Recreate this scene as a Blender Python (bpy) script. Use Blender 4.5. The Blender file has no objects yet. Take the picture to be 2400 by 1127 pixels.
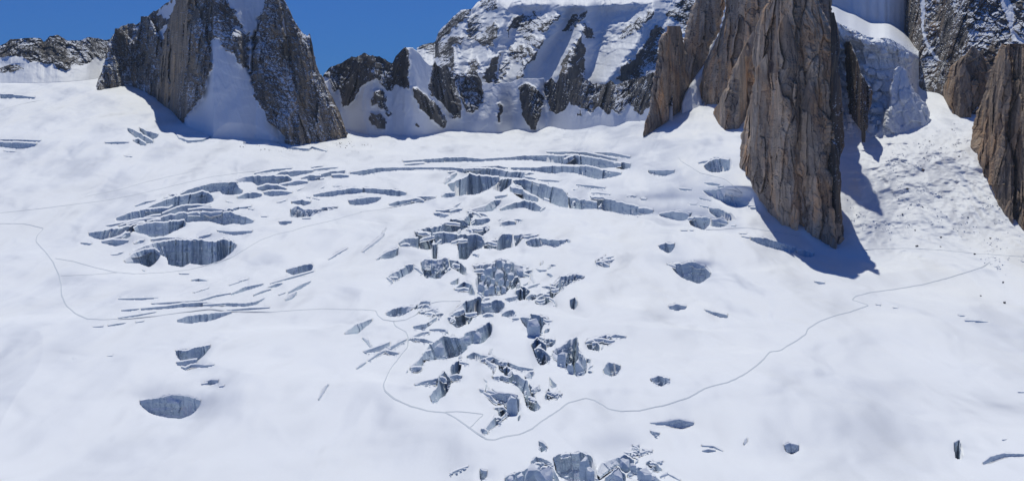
import bpy, math
import numpy as np

# ------------------------------------------------------------------ camera, sky, sun, exposure
SC = bpy.context.scene
F = 2827.0          # focal length in photo pixels (photo is 2400 x 1127)
HOR = 200.0         # photo row of eye level
CZ = 300.0          # camera height over the glacier's level part, metres
SUN_EL = math.radians(58.0)
SUN_AZ = math.radians(0.0)    # measured from +Y (view direction) towards +X

cam_d = bpy.data.cameras.new('camera')
cam_d.sensor_width = 36.0
cam_d.lens = 36.0 * F / 2400.0
cam_d.shift_y = -(563.5 - HOR) / 2400.0
cam_d.clip_start = 1.0
cam_d.clip_end = 60000.0
cam = bpy.data.objects.new('camera', cam_d)
SC.collection.objects.link(cam)
cam.location = (0, 0, CZ)
cam.rotation_euler = (math.pi / 2, 0, 0)
SC.camera = cam

world = bpy.data.worlds.new('World')
SC.world = world
world.use_nodes = True
wn = world.node_tree
sky = wn.nodes.new('ShaderNodeTexSky')
sky.sky_type = 'NISHITA'
sky.sun_disc = False
sky.sun_elevation = SUN_EL
sky.sun_rotation = SUN_AZ
sky.altitude = 3400.0
sky.air_density = 1.0
sky.dust_density = 0.0
sky.ozone_density = 2.2
bg = wn.nodes['Background']
bg.inputs['Strength'].default_value = 0.10
# thin, dry air at 3500 m: one even curve and tint over the whole sky makes it deeper and flatter than at sea level
sk1 = wn.nodes.new('ShaderNodeVectorMath'); sk1.operation = 'SCALE'; sk1.inputs['Scale'].default_value = 0.1
sk2 = wn.nodes.new('ShaderNodeGamma'); sk2.inputs['Gamma'].default_value = 0.5
sk3 = wn.nodes.new('ShaderNodeVectorMath'); sk3.operation = 'MULTIPLY'; sk3.inputs[1].default_value = (0.46, 1.62, 4.45)
wn.links.new(sky.outputs[0], sk1.inputs[0]); wn.links.new(sk1.outputs[0], sk2.inputs['Color'])
wn.links.new(sk2.outputs[0], sk3.inputs[0]); wn.links.new(sk3.outputs[0], bg.inputs['Color'])

sun_d = bpy.data.lights.new('sun', 'SUN')
sun_d.energy = 2.75
sun_d.angle = math.radians(0.5)
sun_d.color = (1.0, 0.982, 0.875)
sun = bpy.data.objects.new('sun', sun_d)
SC.collection.objects.link(sun)
# light travels along the lamp's -Z: aim that from the sun's place in the sky
sun.rotation_euler = (-(math.pi / 2 - SUN_EL), 0.0, -SUN_AZ)

SC.view_settings.view_transform = 'Standard'
SC.view_settings.look = 'None'
SC.view_settings.exposure = 0.20
SC.view_settings.gamma = 1.0
SC.cycles.max_bounces = 6
SC.cycles.diffuse_bounces = 4
SC.cycles.glossy_bounces = 2

# ------------------------------------------------------------------ noise
def _hash(ix, iy, iz, seed):
    h = (ix.astype(np.uint32) * np.uint32(374761393) + iy.astype(np.uint32) * np.uint32(668265263)
         + iz.astype(np.uint32) * np.uint32(2147483647 - 1013) + np.uint32((seed * 974711 + 12345) & 0xffffffff))
    h = (h ^ (h >> np.uint32(13))) * np.uint32(1274126177)
    h = (h ^ (h >> np.uint32(16))) * np.uint32(2246822519)
    h = h ^ (h >> np.uint32(15))
    return (h >> np.uint32(8)).astype(np.float32) / np.float32(16777216.0)

def vnoise(x, y, z, seed=0):
    """value noise, -1..1"""
    x, y, z = np.broadcast_arrays(np.asarray(x, np.float64), np.asarray(y, np.float64), np.asarray(z, np.float64))
    fx, fy, fz = np.floor(x), np.floor(y), np.floor(z)
    ix, iy, iz = fx.astype(np.int64), fy.astype(np.int64), fz.astype(np.int64)
    tx, ty, tz = (x - fx), (y - fy), (z - fz)
    tx = tx * tx * tx * (tx * (tx * 6 - 15) + 10); ty = ty * ty * ty * (ty * (ty * 6 - 15) + 10); tz = tz * tz * tz * (tz * (tz * 6 - 15) + 10)
    def c(a, b, d): return _hash(ix + a, iy + b, iz + d, seed)
    def two_d(d):
        a = c(0, 0, d); b = c(1, 0, d); e = c(0, 1, d); g = c(1, 1, d)
        p = a + (b - a) * tx; q = e + (g - e) * tx
        return p + (q - p) * ty
    v0 = two_d(0)
    if not np.any(tz):
        return v0 * 2 - 1
    v1 = two_d(1)
    return (v0 + (v1 - v0) * tz) * 2 - 1

def fbm(x, y, z, octv=4, seed=0, gain=0.5, lac=2.03):
    s = 0.0; a = 1.0; t = 0.0
    for k in range(octv):
        s = s + a * vnoise(np.asarray(x) * lac ** k + 17.3 * k, np.asarray(y) * lac ** k - 9.1 * k, np.asarray(z) * lac ** k, seed + k * 31)
        t += a; a *= gain
    return s / t

def ridged(x, y, z, octv=4, seed=0, gain=0.5, lac=2.1):
    s = 0.0; a = 1.0; t = 0.0
    for k in range(octv):
        n = vnoise(np.asarray(x) * lac ** k + 7.7 * k, np.asarray(y) * lac ** k + 3.1 * k, np.asarray(z) * lac ** k, seed + k * 57)
        s = s + a * (1 - np.abs(n)) ** 2
        t += a; a *= gain
    return s / t          # 0..1

def worley(x, y, z, seed=0):
    """random value of the nearest cell (0..1) and the gap to the second nearest (0 on the joint)"""
    x, y, z = [np.asarray(v, np.float32) for v in np.broadcast_arrays(x, y, z)]
    ix, iy, iz = np.floor(x).astype(np.int64), np.floor(y).astype(np.int64), np.floor(z).astype(np.int64)
    f1 = np.full(x.shape, 9.0, np.float32); f2 = f1.copy(); val = np.zeros(x.shape, np.float32)
    for a in (-1, 0, 1):
        for b in (-1, 0, 1):
            for c in (-1, 0, 1):
                jx, jy, jz = ix + a, iy + b, iz + c
                dx = jx + _hash(jx, jy, jz, seed) - x
                dy = jy + _hash(jx, jy, jz, seed + 101) - y
                dz = jz + _hash(jx, jy, jz, seed + 202) - z
                d = dx * dx + dy * dy + dz * dz
                near = d < f1
                f2 = np.where(near, f1, np.minimum(f2, d))
                val = np.where(near, _hash(jx, jy, jz, seed + 303), val)
                f1 = np.where(near, d, f1)
    return val, np.sqrt(f2) - np.sqrt(f1)

def inpoly(px, py, poly):
    inside = np.zeros(px.shape, bool)
    n = len(poly)
    x0, x1 = min(p[0] for p in poly), max(p[0] for p in poly)
    y0, y1 = min(p[1] for p in poly), max(p[1] for p in poly)
    sel = (px >= x0) & (px <= x1) & (py >= y0) & (py <= y1)
    if not sel.any():
        return inside
    qx, qy = px[sel], py[sel]
    r = np.zeros(qx.shape, bool)
    for i in range(n):
        ax, ay = poly[i]; bx, by = poly[(i + 1) % n]
        if ay == by:
            continue
        hit = ((ay > qy) != (by > qy)) & (qx < (bx - ax) * (qy - ay) / (by - ay) + ax)
        r ^= hit
    inside[sel] = r
    return inside

def dist_line(px, py, line):
    d = np.full(px.shape, 1e9)
    for (ax, ay), (bx, by) in zip(line[:-1], line[1:]):
        vx, vy = bx - ax, by - ay
        t = np.clip(((px - ax) * vx + (py - ay) * vy) / max(vx * vx + vy * vy, 1e-9), 0, 1)
        d = np.minimum(d, np.hypot(px - ax - t * vx, py - ay - t * vy))
    return d

# ------------------------------------------------------------------ meshes and tags
COL = SC.collection

def new_mesh(name, verts, faces, mat, parent=None, smooth=True):
    verts = np.ascontiguousarray(verts, np.float32).reshape(-1, 3)
    faces = np.ascontiguousarray(faces, np.int32)
    k = faces.shape[1]
    me = bpy.data.meshes.new(name)
    me.vertices.add(len(verts)); me.vertices.foreach_set('co', verts.ravel())
    me.loops.add(faces.size); me.loops.foreach_set('vertex_index', faces.ravel())
    me.polygons.add(len(faces))
    me.polygons.foreach_set('loop_start', np.arange(0, faces.size, k, dtype=np.int32))
    try:
        me.polygons.foreach_set('loop_total', np.full(len(faces), k, np.int32))
    except Exception:
        pass
    me.polygons.foreach_set('use_smooth', np.full(len(faces), bool(smooth)))
    me.update(calc_edges=True)
    me.materials.append(mat)
    o = bpy.data.objects.new(name, me)
    COL.objects.link(o)
    if parent is not None:
        o.parent = parent
    return o

def compact(verts, faces):
    verts = verts.reshape(-1, 3)
    used, inv = np.unique(faces.ravel(), return_inverse=True)
    return verts[used], inv.reshape(faces.shape)

def grid_faces(nr, nc, wrap=False):
    i = np.arange(nr - 1)[:, None]; j = np.arange(nc if wrap else nc - 1)[None, :]
    a = i * nc + j; b = i * nc + (j + 1) % nc
    return np.stack([a, b, b + nc, a + nc], -1).reshape(-1, 4)

def tag(o, label=None, cat=None, group=None, kind=None):
    if label: o['label'] = label
    if cat: o['category'] = cat
    if group: o['group'] = group
    if kind: o['kind'] = kind
    return o

def W(x, row, D):
    """the world point at distance D that stands at photo pixel (x, row)"""
    x, row, D = np.broadcast_arrays(np.asarray(x, float), np.asarray(row, float), np.asarray(D, float))
    return np.stack([(x - 1200.0) / F * D, D, CZ - (row - HOR) / F * D], -1)

# ------------------------------------------------------------------ materials
def nmat(name):
    m = bpy.data.materials.new(name); m.use_nodes = True
    nt = m.node_tree
    return m, nt, nt.nodes['Principled BSDF']

def node(nt, kind, **kw):
    n = nt.nodes.new(kind)
    for k, v in kw.items():
        if k in n.inputs: n.inputs[k].default_value = v
        else: setattr(n, k, v)
    return n

def scaled_pos(nt, s):
    g = nt.nodes.new('ShaderNodeNewGeometry')
    m = nt.nodes.new('ShaderNodeVectorMath'); m.operation = 'MULTIPLY'
    m.inputs[1].default_value = s
    nt.links.new(g.outputs['Position'], m.inputs[0])
    return m.outputs[0]

def noise_node(nt, s, detail=5, rough=0.55, dist=0.0):
    n = nt.nodes.new('ShaderNodeTexNoise')
    n.inputs['Scale'].default_value = 1.0
    n.inputs['Detail'].default_value = detail
    n.inputs['Roughness'].default_value = rough
    n.inputs['Distortion'].default_value = dist
    nt.links.new(scaled_pos(nt, s), n.inputs['Vector'])
    return n.outputs['Fac']

def ramp(nt, fac, stops):
    r = nt.nodes.new('ShaderNodeValToRGB')
    el = r.color_ramp.elements
    while len(el) < len(stops): el.new(0.5)
    for e, (p, c) in zip(el, stops):
        e.position = p
        e.color = (c[0], c[1], c[2], 1) if not np.isscalar(c) else (c, c, c, 1)
    nt.links.new(fac, r.inputs['Fac'])
    return r.outputs['Color']

def mixc(nt, fac, a, b, mode='MIX'):
    m = nt.nodes.new('ShaderNodeMix'); m.data_type = 'RGBA'; m.blend_type = mode
    for sock, v in ((m.inputs[0], fac), (m.inputs[6], a), (m.inputs[7], b)):
        if hasattr(v, 'links'): nt.links.new(v, sock)
        elif np.isscalar(v): sock.default_value = v
        else: sock.default_value = (v[0], v[1], v[2], 1)
    return m.outputs[2]

def math_node(nt, op, a, b=0.0, clamp=False):
    m = nt.nodes.new('ShaderNodeMath'); m.operation = op; m.use_clamp = clamp
    for s, v in zip(m.inputs, (a, b)):
        if hasattr(v, 'links'): nt.links.new(v, s)
        else: s.default_value = v
    return m.outputs[0]

def smooth(nt, v, lo, hi):
    m = nt.nodes.new('ShaderNodeMapRange'); m.interpolation_type = 'SMOOTHSTEP'
    m.inputs[1].default_value = lo; m.inputs[2].default_value = hi
    nt.links.new(v, m.inputs[0])
    return m.outputs[0]

def bump(nt, bsdf, h, strength, dist):
    b = nt.nodes.new('ShaderNodeBump')
    b.inputs['Strength'].default_value = strength
    b.inputs['Distance'].default_value = dist
    nt.links.new(h, b.inputs['Height'])
    nt.links.new(b.outputs[0], bsdf.inputs['Normal'])

SNOW = (0.80, 0.82, 0.86)

def make_snow(name='snow', tint=SNOW, bstr=0.5, grime=0.0, swell=0.0):
    m, nt, b = nmat(name)
    big = noise_node(nt, (0.006, 0.004, 0.02), 4, 0.5)
    n1 = noise_node(nt, (0.0065, 0.0034, 0.0), 1, 0.35)
    n2 = noise_node(nt, (0.016, 0.0075, 0.0), 2, 0.4, 0.3)
    n3 = noise_node(nt, (0.06, 0.028, 0.05), 4, 0.55)
    fine = math_node(nt, 'ADD', math_node(nt, 'ADD', math_node(nt, 'MULTIPLY', n1, 66.0 * swell), math_node(nt, 'MULTIPLY', n2, 15.0 * swell)), math_node(nt, 'MULTIPLY', n3, 1.0 * bstr))
    c = mixc(nt, smooth(nt, big, 0.3, 0.7), tint, tuple(v * 0.955 for v in tint))
    if grime:
        g = noise_node(nt, (0.05, 0.03, 0.05), 7, 0.7)
        c = mixc(nt, math_node(nt, 'MULTIPLY', smooth(nt, g, 0.52, 0.75), grime), c, (0.42, 0.42, 0.43))
    nt.links.new(c, b.inputs['Base Color'])
    b.inputs['Roughness'].default_value = 0.62
    b.inputs['Specular IOR Level'].default_value = 0.35
    bump(nt, b, fine, 1.0, 1.0)
    return m

def make_ice(name='glacier_ice', pale=0.0):
    m, nt, b = nmat(name)
    g = nt.nodes.new('ShaderNodeNewGeometry')
    sx = nt.nodes.new('ShaderNodeSeparateXYZ'); nt.links.new(g.outputs['Normal'], sx.inputs[0])
    n1 = noise_node(nt, (0.05, 0.05, 0.16), 6, 0.6)
    n2 = noise_node(nt, (0.02, 0.02, 0.55), 5, 0.6, 0.6)
    n3 = noise_node(nt, (0.35, 0.35, 0.12), 5, 0.65)
    c = ramp(nt, n1, [(0.30, (0.45, 0.54, 0.62)), (0.52, (0.53, 0.62, 0.70)), (0.72, (0.62, 0.70, 0.77))])
    c = mixc(nt, math_node(nt, 'MULTIPLY', smooth(nt, n2, 0.48, 0.66), 0.4), c, (0.42, 0.49, 0.56))
    c = mixc(nt, math_node(nt, 'MULTIPLY', smooth(nt, n3, 0.62, 0.74), 0.3), c, (0.76, 0.80, 0.85))
    if pale: c = mixc(nt, pale, c, (0.82, 0.85, 0.88))
    up = math_node(nt, 'ADD', sx.outputs['Z'], math_node(nt, 'MULTIPLY', math_node(nt, 'SUBTRACT', n3, 0.5), 0.5))
    c = mixc(nt, smooth(nt, up, 0.40, 0.62), c, SNOW)
    nt.links.new(c, b.inputs['Base Color'])
    b.inputs['Roughness'].default_value = 0.6
    b.inputs['Specular IOR Level'].default_value = 0.3
    bump(nt, b, n3, 0.4, 1.0)
    return m

def make_rock(name, dark, mid, light, rust=None, dust=0.0, scale=1.0, dust_lo=0.62):
    """jointed granite: vertical streaks of three tones, rust stains, snow caught on the ledges"""
    m, nt, b = nmat(name)
    g = nt.nodes.new('ShaderNodeNewGeometry')
    sx = nt.nodes.new('ShaderNodeSeparateXYZ'); nt.links.new(g.outputs['Normal'], sx.inputs[0])
    k = scale
    streak = noise_node(nt, (0.050 * k, 0.050 * k, 0.016 * k), 8, 0.66, 0.2)
    patch = noise_node(nt, (0.012 * k, 0.012 * k, 0.006 * k), 4, 0.5)
    grain = noise_node(nt, (0.30 * k, 0.30 * k, 0.14 * k), 6, 0.7)
    c = ramp(nt, streak, [(0.30, dark), (0.47, mid), (0.62, light), (0.80, tuple(v * 1.25 for v in light))])
    if rust:
        rp = noise_node(nt, (0.028 * k, 0.028 * k, 0.008 * k), 6, 0.6, 0.5)
        c = mixc(nt, math_node(nt, 'MULTIPLY', smooth(nt, rp, 0.47, 0.64), 0.8), c, rust)
    at = nt.nodes.new('ShaderNodeAttribute'); at.attribute_name = 'tone'
    tn = ramp(nt, at.outputs['Fac'], [(0.2, (0.62, 0.62, 0.65)), (0.5, (1.0, 1.0, 1.0)), (0.85, (1.32, 1.22, 1.08))])
    c = mixc(nt, 1.0, c, tn, 'MULTIPLY')
    stain = noise_node(nt, (0.11 * k, 0.11 * k, 0.009 * k), 6, 0.6, 0.4)
    c = mixc(nt, math_node(nt, 'MULTIPLY', smooth(nt, stain, 0.56, 0.66), 0.6), c, tuple(v * 0.7 for v in dark))
    c = mixc(nt, smooth(nt, patch, 0.35, 0.65), mixc(nt, 1.0, c, (0.72, 0.74, 0.78), 'MULTIPLY'), c)
    c = mixc(nt, math_node(nt, 'MULTIPLY', smooth(nt, grain, 0.30, 0.46), -0.75), c, c) if False else c
    c = mixc(nt, math_node(nt, 'MULTIPLY', smooth(nt, grain, 0.42, 0.28), 0.8), c, tuple(v * 0.55 for v in dark))
    if dust != 0:
        n = noise_node(nt, (0.16 * k, 0.16 * k, 0.10 * k), 6, 0.68)
        n2 = noise_node(nt, (0.018 * k, 0.018 * k, 0.012 * k), 4, 0.5)
        s = math_node(nt, 'ADD', math_node(nt, 'MULTIPLY', sx.outputs['Z'], 0.42), n)
        s = math_node(nt, 'ADD', s, math_node(nt, 'MULTIPLY', math_node(nt, 'SUBTRACT', n2, 0.5), 0.6))
        s = math_node(nt, 'ADD', s, dust - 0.2)
        c = mixc(nt, smooth(nt, s, dust_lo, dust_lo + 0.06), c, SNOW)
    nt.links.new(c, b.inputs['Base Color'])
    b.inputs['Roughness'].default_value = 0.85
    b.inputs['Specular IOR Level'].default_value = 0.2
    bump(nt, b, grain, 0.9, 2.2 / k)
    return m

M_SNOW = make_snow('snow', SNOW, 0.5, 0.0, 1.0)
M_SNOWF = make_snow('snow_field', SNOW, 0.7)
M_ICE = make_ice()
M_SERAC = make_ice('serac_ice', 0.9)
M_TRACK = make_snow('trodden_snow', (0.57, 0.615, 0.68), 0.8)
M_TOWER = make_rock('brown_granite', (0.26, 0.20, 0.155), (0.46, 0.36, 0.27), (0.60, 0.475, 0.36), (0.61, 0.37, 0.20), 0.0)
M_RIGHT = make_rock('weathered_granite', (0.20, 0.15, 0.115), (0.38, 0.285, 0.205), (0.51, 0.395, 0.295), (0.52, 0.325, 0.185), 0.0)
M_PILLAR = make_rock('tan_granite', (0.15, 0.125, 0.10), (0.28, 0.23, 0.175), (0.39, 0.32, 0.245), (0.39, 0.285, 0.175), 0.03)
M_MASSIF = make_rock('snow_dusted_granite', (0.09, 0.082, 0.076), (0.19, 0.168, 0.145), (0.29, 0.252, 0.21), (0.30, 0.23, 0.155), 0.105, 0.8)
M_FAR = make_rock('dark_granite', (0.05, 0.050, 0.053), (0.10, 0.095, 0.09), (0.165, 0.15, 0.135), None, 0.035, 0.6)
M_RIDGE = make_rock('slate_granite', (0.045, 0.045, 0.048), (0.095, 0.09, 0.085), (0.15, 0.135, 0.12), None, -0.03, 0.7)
M_WALL = make_rock('dark_brown_granite', (0.075, 0.072, 0.072), (0.15, 0.135, 0.12), (0.24, 0.205, 0.17), (0.25, 0.175, 0.12), 0.06, 0.8)  # dark grey-brown granite of the back wall, boulders and fallen stones
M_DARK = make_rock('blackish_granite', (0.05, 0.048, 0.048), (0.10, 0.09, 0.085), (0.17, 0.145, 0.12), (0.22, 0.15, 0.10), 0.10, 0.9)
M_DEBRIS = make_snow('avalanche_snow', (0.80, 0.82, 0.85), 0.8, 0.2)

# ------------------------------------------------------------------ the lie of the land
def flat(r): return 848100.0 / (r - HOR)
CONTROL = {   # photo column: {row: distance in metres}
    -800: {640: 1927, 500: 2350, 420: 2650, 340: 3000, 260: 3450, 200: 3900, 170: 4200},
    0: {640: 1927, 500: 2350, 420: 2650, 340: 3000, 260: 3450, 200: 3900, 170: 4200},
    230: {640: 1927, 500: 2380, 420: 2700, 340: 3050, 260: 3500, 200: 3950, 170: 4300},
    450: {640: 1927, 500: 2450, 420: 2780, 340: 3200, 320: 3320, 250: 3900, 170: 4600},
    800: {640: 1927, 500: 2500, 420: 2900, 340: 3500, 310: 3800, 290: 4050, 170: 5500},
    1250: {640: 1927, 500: 2500, 420: 2950, 350: 3600, 310: 4050, 290: 4300, 170: 5800},
    1510: {640: 1927, 500: 2380, 420: 2650, 350: 2950, 310: 3150, 290: 3250, 200: 3800, 170: 4000},
    1740: {640: 1910, 500: 2200, 420: 2290, 390: 2340, 350: 2500, 300: 2760, 250: 2980, 170: 3300},
    1980: {640: 1880, 570: 2060, 500: 2150, 420: 2260, 350: 2400, 300: 2520, 220: 2750, 170: 2900},
    2400: {640: 1780, 560: 1900, 450: 2050, 350: 2200, 250: 2400, 170: 2600},
    3200: {640: 1700, 560: 1780, 450: 1900, 350: 2050, 250: 2250, 170: 2450},
}
TX = np.arange(-1000, 3401, 10.0); TR = np.arange(120, 3401, 4.0)
def _table():
    keys = sorted(CONTROL)
    cols = []
    for k in keys:
        c = CONTROL[k]
        rr = sorted(c); inv = [1.0 / c[r] for r in rr]
        v = np.interp(TR, rr + [700, 3400], inv + [1 / flat(700), 1 / flat(3400)])
        low = TR < rr[0]
        v[low] = inv[0] + (TR[low] - rr[0]) * (inv[1] - inv[0]) / (rr[1] - rr[0])
        cols.append(np.maximum(v, 1 / 9000.0))
    cols = np.array(cols)                               # (keys, rows)
    out = np.empty((len(TX), len(TR)))
    for j in range(len(TR)):
        out[:, j] = np.interp(TX, keys, cols[:, j])
    def blur(a, n, ax):
        k = np.hanning(2 * n + 3)[1:-1]; k /= k.sum()
        pad = [(n, n) if i == ax else (0, 0) for i in range(2)]
        p = np.pad(a, pad, mode='reflect', reflect_type='odd')
        return np.apply_along_axis(lambda r: np.convolve(r, k, 'valid'), ax, p)
    out = blur(out, 12, 0)
    return blur(out, 8, 1)
TAB = _table()

HOLLOWS = [
    (635, 500, 60, 18, -4), (815, 470, 55, 14, -4), (950, 442, 60, 11, -4), (1225, 500, 60, 13, -3), (1150, 470, 40, 12, -3), (1560, 470, 90, 14, -3), (1560, 560, 140, 20, 4), (2000, 780, 200, 40, 5), (1750, 860, 160, 45, 4), (1300, 640, 60, 25, 3), (820, 830, 90, 40, 3), (250, 850, 150, 50, 3),   # photo column, row, half width, half height, rise in metres (negative: hollow)
    (700, 640, 90, 22, -5), (430, 600, 200, 40, -5), (455, 838, 130, 45, -5), (400, 960, 150, 55, -7),
    (1700, 690, 70, 26, -2), (1620, 650, 70, 30, -4), (1790, 755, 90, 28, -5), (1640, 745, 120, 30, -4),
    (1850, 1060, 90, 45, -2.5), (1490, 905, 50, 60, -4), (1360, 745, 60, 45, -8), (900, 720, 110, 25, -6), (980, 520, 120, 40, -3),
    (2240, 1060, 60, 60, -3), (2340, 720, 60, 50, -5), (640, 900, 120, 60, 3), (1420, 1010, 130, 40, 5), (1250, 530, 260, 40, 4),
    (1000, 475, 150, 26, 4), (720, 570, 200, 40, 4), (1140, 870, 90, 60, 4), (1150, 620, 60, 30, -3), (1480, 640, 120, 40, 3),
    (650, 720, 160, 20, 2), (1900, 900, 220, 70, 3), (2150, 900, 160, 60, -2), (200, 1000, 160, 60, 2), (640, 1090, 160, 50, -2),
    (1080, 740, 60, 30, -3), (1210, 1090, 110, 40, 2), (1500, 1100, 90, 40, 2), (960, 870, 60, 40, 3),
]

def sinks():
    out = []
    for label, top, bot in CREV:
        a = np.array(top + bot); w = np.ptp(a[:, 0]); hh = np.ptp(a[:, 1])
        if w < 26 or hh < 7 or a[:, 1].mean() > 1040: continue
        cx, cy = a[:, 0].mean(), a[:, 1].mean()
        out.append((cx, cy + 0.55 * hh + 5, 0.55 * w + 14, 0.7 * hh + 9, -1.6))
        out.append((cx, cy - 0.75 * hh - 8, 0.6 * w + 14, 0.5 * hh + 8, 1.0))
    return out

def base_D(x, row):
    fx = np.clip((x - TX[0]) / 10.0, 0, len(TX) - 1.001); fr = np.clip((row - TR[0]) / 4.0, 0, len(TR) - 1.001)
    i = fx.astype(int); j = fr.astype(int); a = fx - i; b = fr - j
    return 1.0 / (TAB[i, j] * (1 - a) * (1 - b) + TAB[i + 1, j] * a * (1 - b) + TAB[i, j + 1] * (1 - a) * b + TAB[i + 1, j + 1] * a * b)

RX = np.arange(-120, 2521, 5.0); RR = np.r_[np.arange(150, 640, 1.5), np.arange(640, 1261, 3.0)]
RISE = None
def rise_table():
    """how far the snow swells above or sinks below its even slope, in metres"""
    global RISE
    row, x = np.meshgrid(RR, RX)
    D = base_D(x, row); X = (x - 1200) / F * D; Y = D
    far = np.clip(((row - HOR) / F) / 0.30, 0.08, 1.0) ** 1.35
    lift = np.clip(1.0 / np.maximum((row - HOR) / F, 0.06), 0, 12) * np.clip((row - HOR) / F / 0.045, 0.05, 1)
    D1 = D.copy()
    for it in range(4):          # the swell belongs to the place on the ground where the sight line really meets it
        X = (x - 1200) / F * D1; Y = D1
        h = 10.0 * fbm(X / 420.0, Y / 620.0, 0.0, 2, 5)
        h = h + far * (26.0 * fbm(X / 230.0, Y / 330.0, 0.0, 2, 9, 0.4) + 9.0 * (ridged(X / 230.0 + 0.3 * Y / 210.0, Y / 330.0, 0.0, 1, 29) - 0.5) + 1.6 * fbm(X / 75.0, Y / 75.0, 0.0, 2, 19))
        D1 = D1 + 0.75 * (D - h * lift - D1)
    h = h + 0.4 * fbm(X / 40.0, Y / 60.0, 0.0, 2, 13)
    for hx, hr, a, b, d in HOLLOWS + sinks():
        i0, i1 = np.searchsorted(RX, [hx - 2.7 * a, hx + 2.7 * a]); j0, j1 = np.searchsorted(RR, [hr - 2.7 * b, hr + 2.7 * b])
        q = (slice(i0, i1), slice(j0, j1))
        h[q] += (0.4 + 0.8 * far[q]) * d * np.exp(-((x[q] - hx) / a) ** 2 - ((row[q] - hr) / b) ** 2)
    bank = np.clip((x - 1960) / 60.0, 0, 1) * np.clip((row - 200) / 60, 0, 1) * np.clip((660 - row) / 60, 0, 1)
    m = bank > 0
    h[m] += bank[m] * (1.3 * ridged(X[m] / 60.0, Y[m] / 110.0, 0.0, 3, 77) + 0.45 * fbm(X[m] / 9.0, Y[m] / 14.0, 0.0, 3, 71))
    RISE = h

def ground_D(x, row):
    x, row = np.broadcast_arrays(np.asarray(x, float), np.asarray(row, float))
    if RISE is None: rise_table()
    D = base_D(x, row)
    fx = np.clip((x - RX[0]) / 5.0, 0, len(RX) - 1.001)
    fr = np.clip(np.interp(row, RR, np.arange(len(RR))), 0, len(RR) - 1.001)
    i = fx.astype(int); j = fr.astype(int); a = fx - i; b = fr - j
    h = RISE[i, j] * (1 - a) * (1 - b) + RISE[i + 1, j] * a * (1 - b) + RISE[i, j + 1] * (1 - a) * b + RISE[i + 1, j + 1] * a * b
    s = (row - HOR) / F
    # raised snow meets the sight line earlier
    return D - h * np.clip(1.0 / np.maximum(s, 0.06), 0, 12) * np.clip(s / 0.045, 0.05, 1)

def G(x, row):
    return W(x, row, ground_D(x, row))

# ------------------------------------------------------------------ traced outlines: zoom windows of the photograph
WIN = {1: (0, 0, 2.818), 2: (750, 0, 2.818), 3: (1500, 0, 2.667), 4: (1500, 300, 2.667), 5: (0, 350, 2.818), 6: (750, 330, 2.818),
       7: (800, 700, 2.639), 8: (0, 700, 2.639), 9: (1550, 650, 2.362), 11: (880, 380, 7.5), 12: (880, 500, 7.5), 13: (1100, 560, 7.5),
       14: (900, 680, 7.5), 15: (1080, 700, 7.5), 16: (940, 820, 5.932), 17: (1100, 1000, 5.0), 18: (1880, 0, 3.756), 21: (200, 440, 7.5), 22: (320, 390, 7.5), 23: (520, 380, 7.5), 24: (240, 540, 7.5), 25: (1160, 380, 7.5), 26: (1400, 440, 5.995), 28: (1560, 340, 5.366)}
def px(w, pts):
    ox, oy, s = WIN[w]
    return [(ox + a / s, oy + b / s) for a, b in pts]

def line_poly(w, pts, thick):
    """a thin crack: far lip and near lip on either side of a traced line (thickness in window pixels)"""
    p = px(w, pts); t = thick / WIN[w][2] * 0.5
    top, bot = [], []
    n = len(p)
    for i, (x, y) in enumerate(p):
        a = p[max(i - 1, 0)]; b = p[min(i + 1, n - 1)]
        dx, dy = b[0] - a[0], b[1] - a[1]; l = math.hypot(dx, dy) or 1
        nx, ny = -dy / l, dx / l
        if ny < 0 or (abs(ny) < 0.2 and nx > 0): nx, ny = -nx, -ny
        k = t * (0.25 if i in (0, n - 1) else 1.0)
        top.append((x - nx * k, y - ny * k)); bot.append((x + nx * k, y + ny * k))
    return top, bot

CREV = []     # (label or None, far lip, near lip)
def cv(w, top, bot, label=None):
    CREV.append((label, px(w, top), px(w, bot)))
def ck(w, pts, thick):
    t, b = line_poly(w, pts, thick)
    CREV.append((None, t, b))

# --- left field
ck(5, [(890, 375), (960, 350), (1025, 338)], 8)
cv(5, [(962, 392), (1030, 360), (1150, 315), (1290, 290), (1330, 280), (1370, 285), (1400, 310), (1410, 330)], [(962, 402), (1100, 385), (1140, 375), (1250, 362), (1330, 355), (1410, 338)], 'long grey ice scarp with layered face in the middle of the left crevasse band')
cv(5, [(1195, 293), (1260, 262), (1350, 238), (1430, 222), (1560, 213), (1575, 250), (1600, 272)], [(1195, 300), (1290, 288), (1370, 283), (1450, 262), (1470, 288), (1540, 290), (1600, 282)], 'blocky ice scarp just above the layered scarp in the left crevasse band')
cv(5, [(1560, 202), (1620, 185), (1720, 176), (1900, 178), (1925, 195)], [(1570, 210), (1660, 204), (1700, 228), (1725, 247), (1780, 237), (1850, 228), (1925, 202)], 'wide open crevasse at the upper end of the left crevasse band')
cv(5, [(1815, 176), (1850, 153), (1950, 143), (2070, 138)], [(1815, 184), (1900, 177), (1990, 162), (2070, 146)])
ck(5, [(1680, 160), (1800, 137), (1930, 125)], 10)
ck(5, [(2060, 137), (2140, 128), (2235, 120)], 8)
cv(5, [(2080, 172), (2150, 150), (2280, 140)], [(2080, 178), (2180, 167), (2280, 154)])
cv(5, [(1700, 252), (1760, 233), (1830, 238), (1890, 258)], [(1700, 262), (1780, 272), (1890, 268)])
cv(5, [(1570, 315), (1630, 290), (1690, 285), (1730, 295)], [(1570, 320), (1640, 318), (1700, 312), (1730, 300)])
cv(5, [(1740, 285), (1800, 275), (1860, 275), (1930, 285)], [(1745, 295), (1800, 300), (1870, 295), (1930, 288)])
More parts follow.
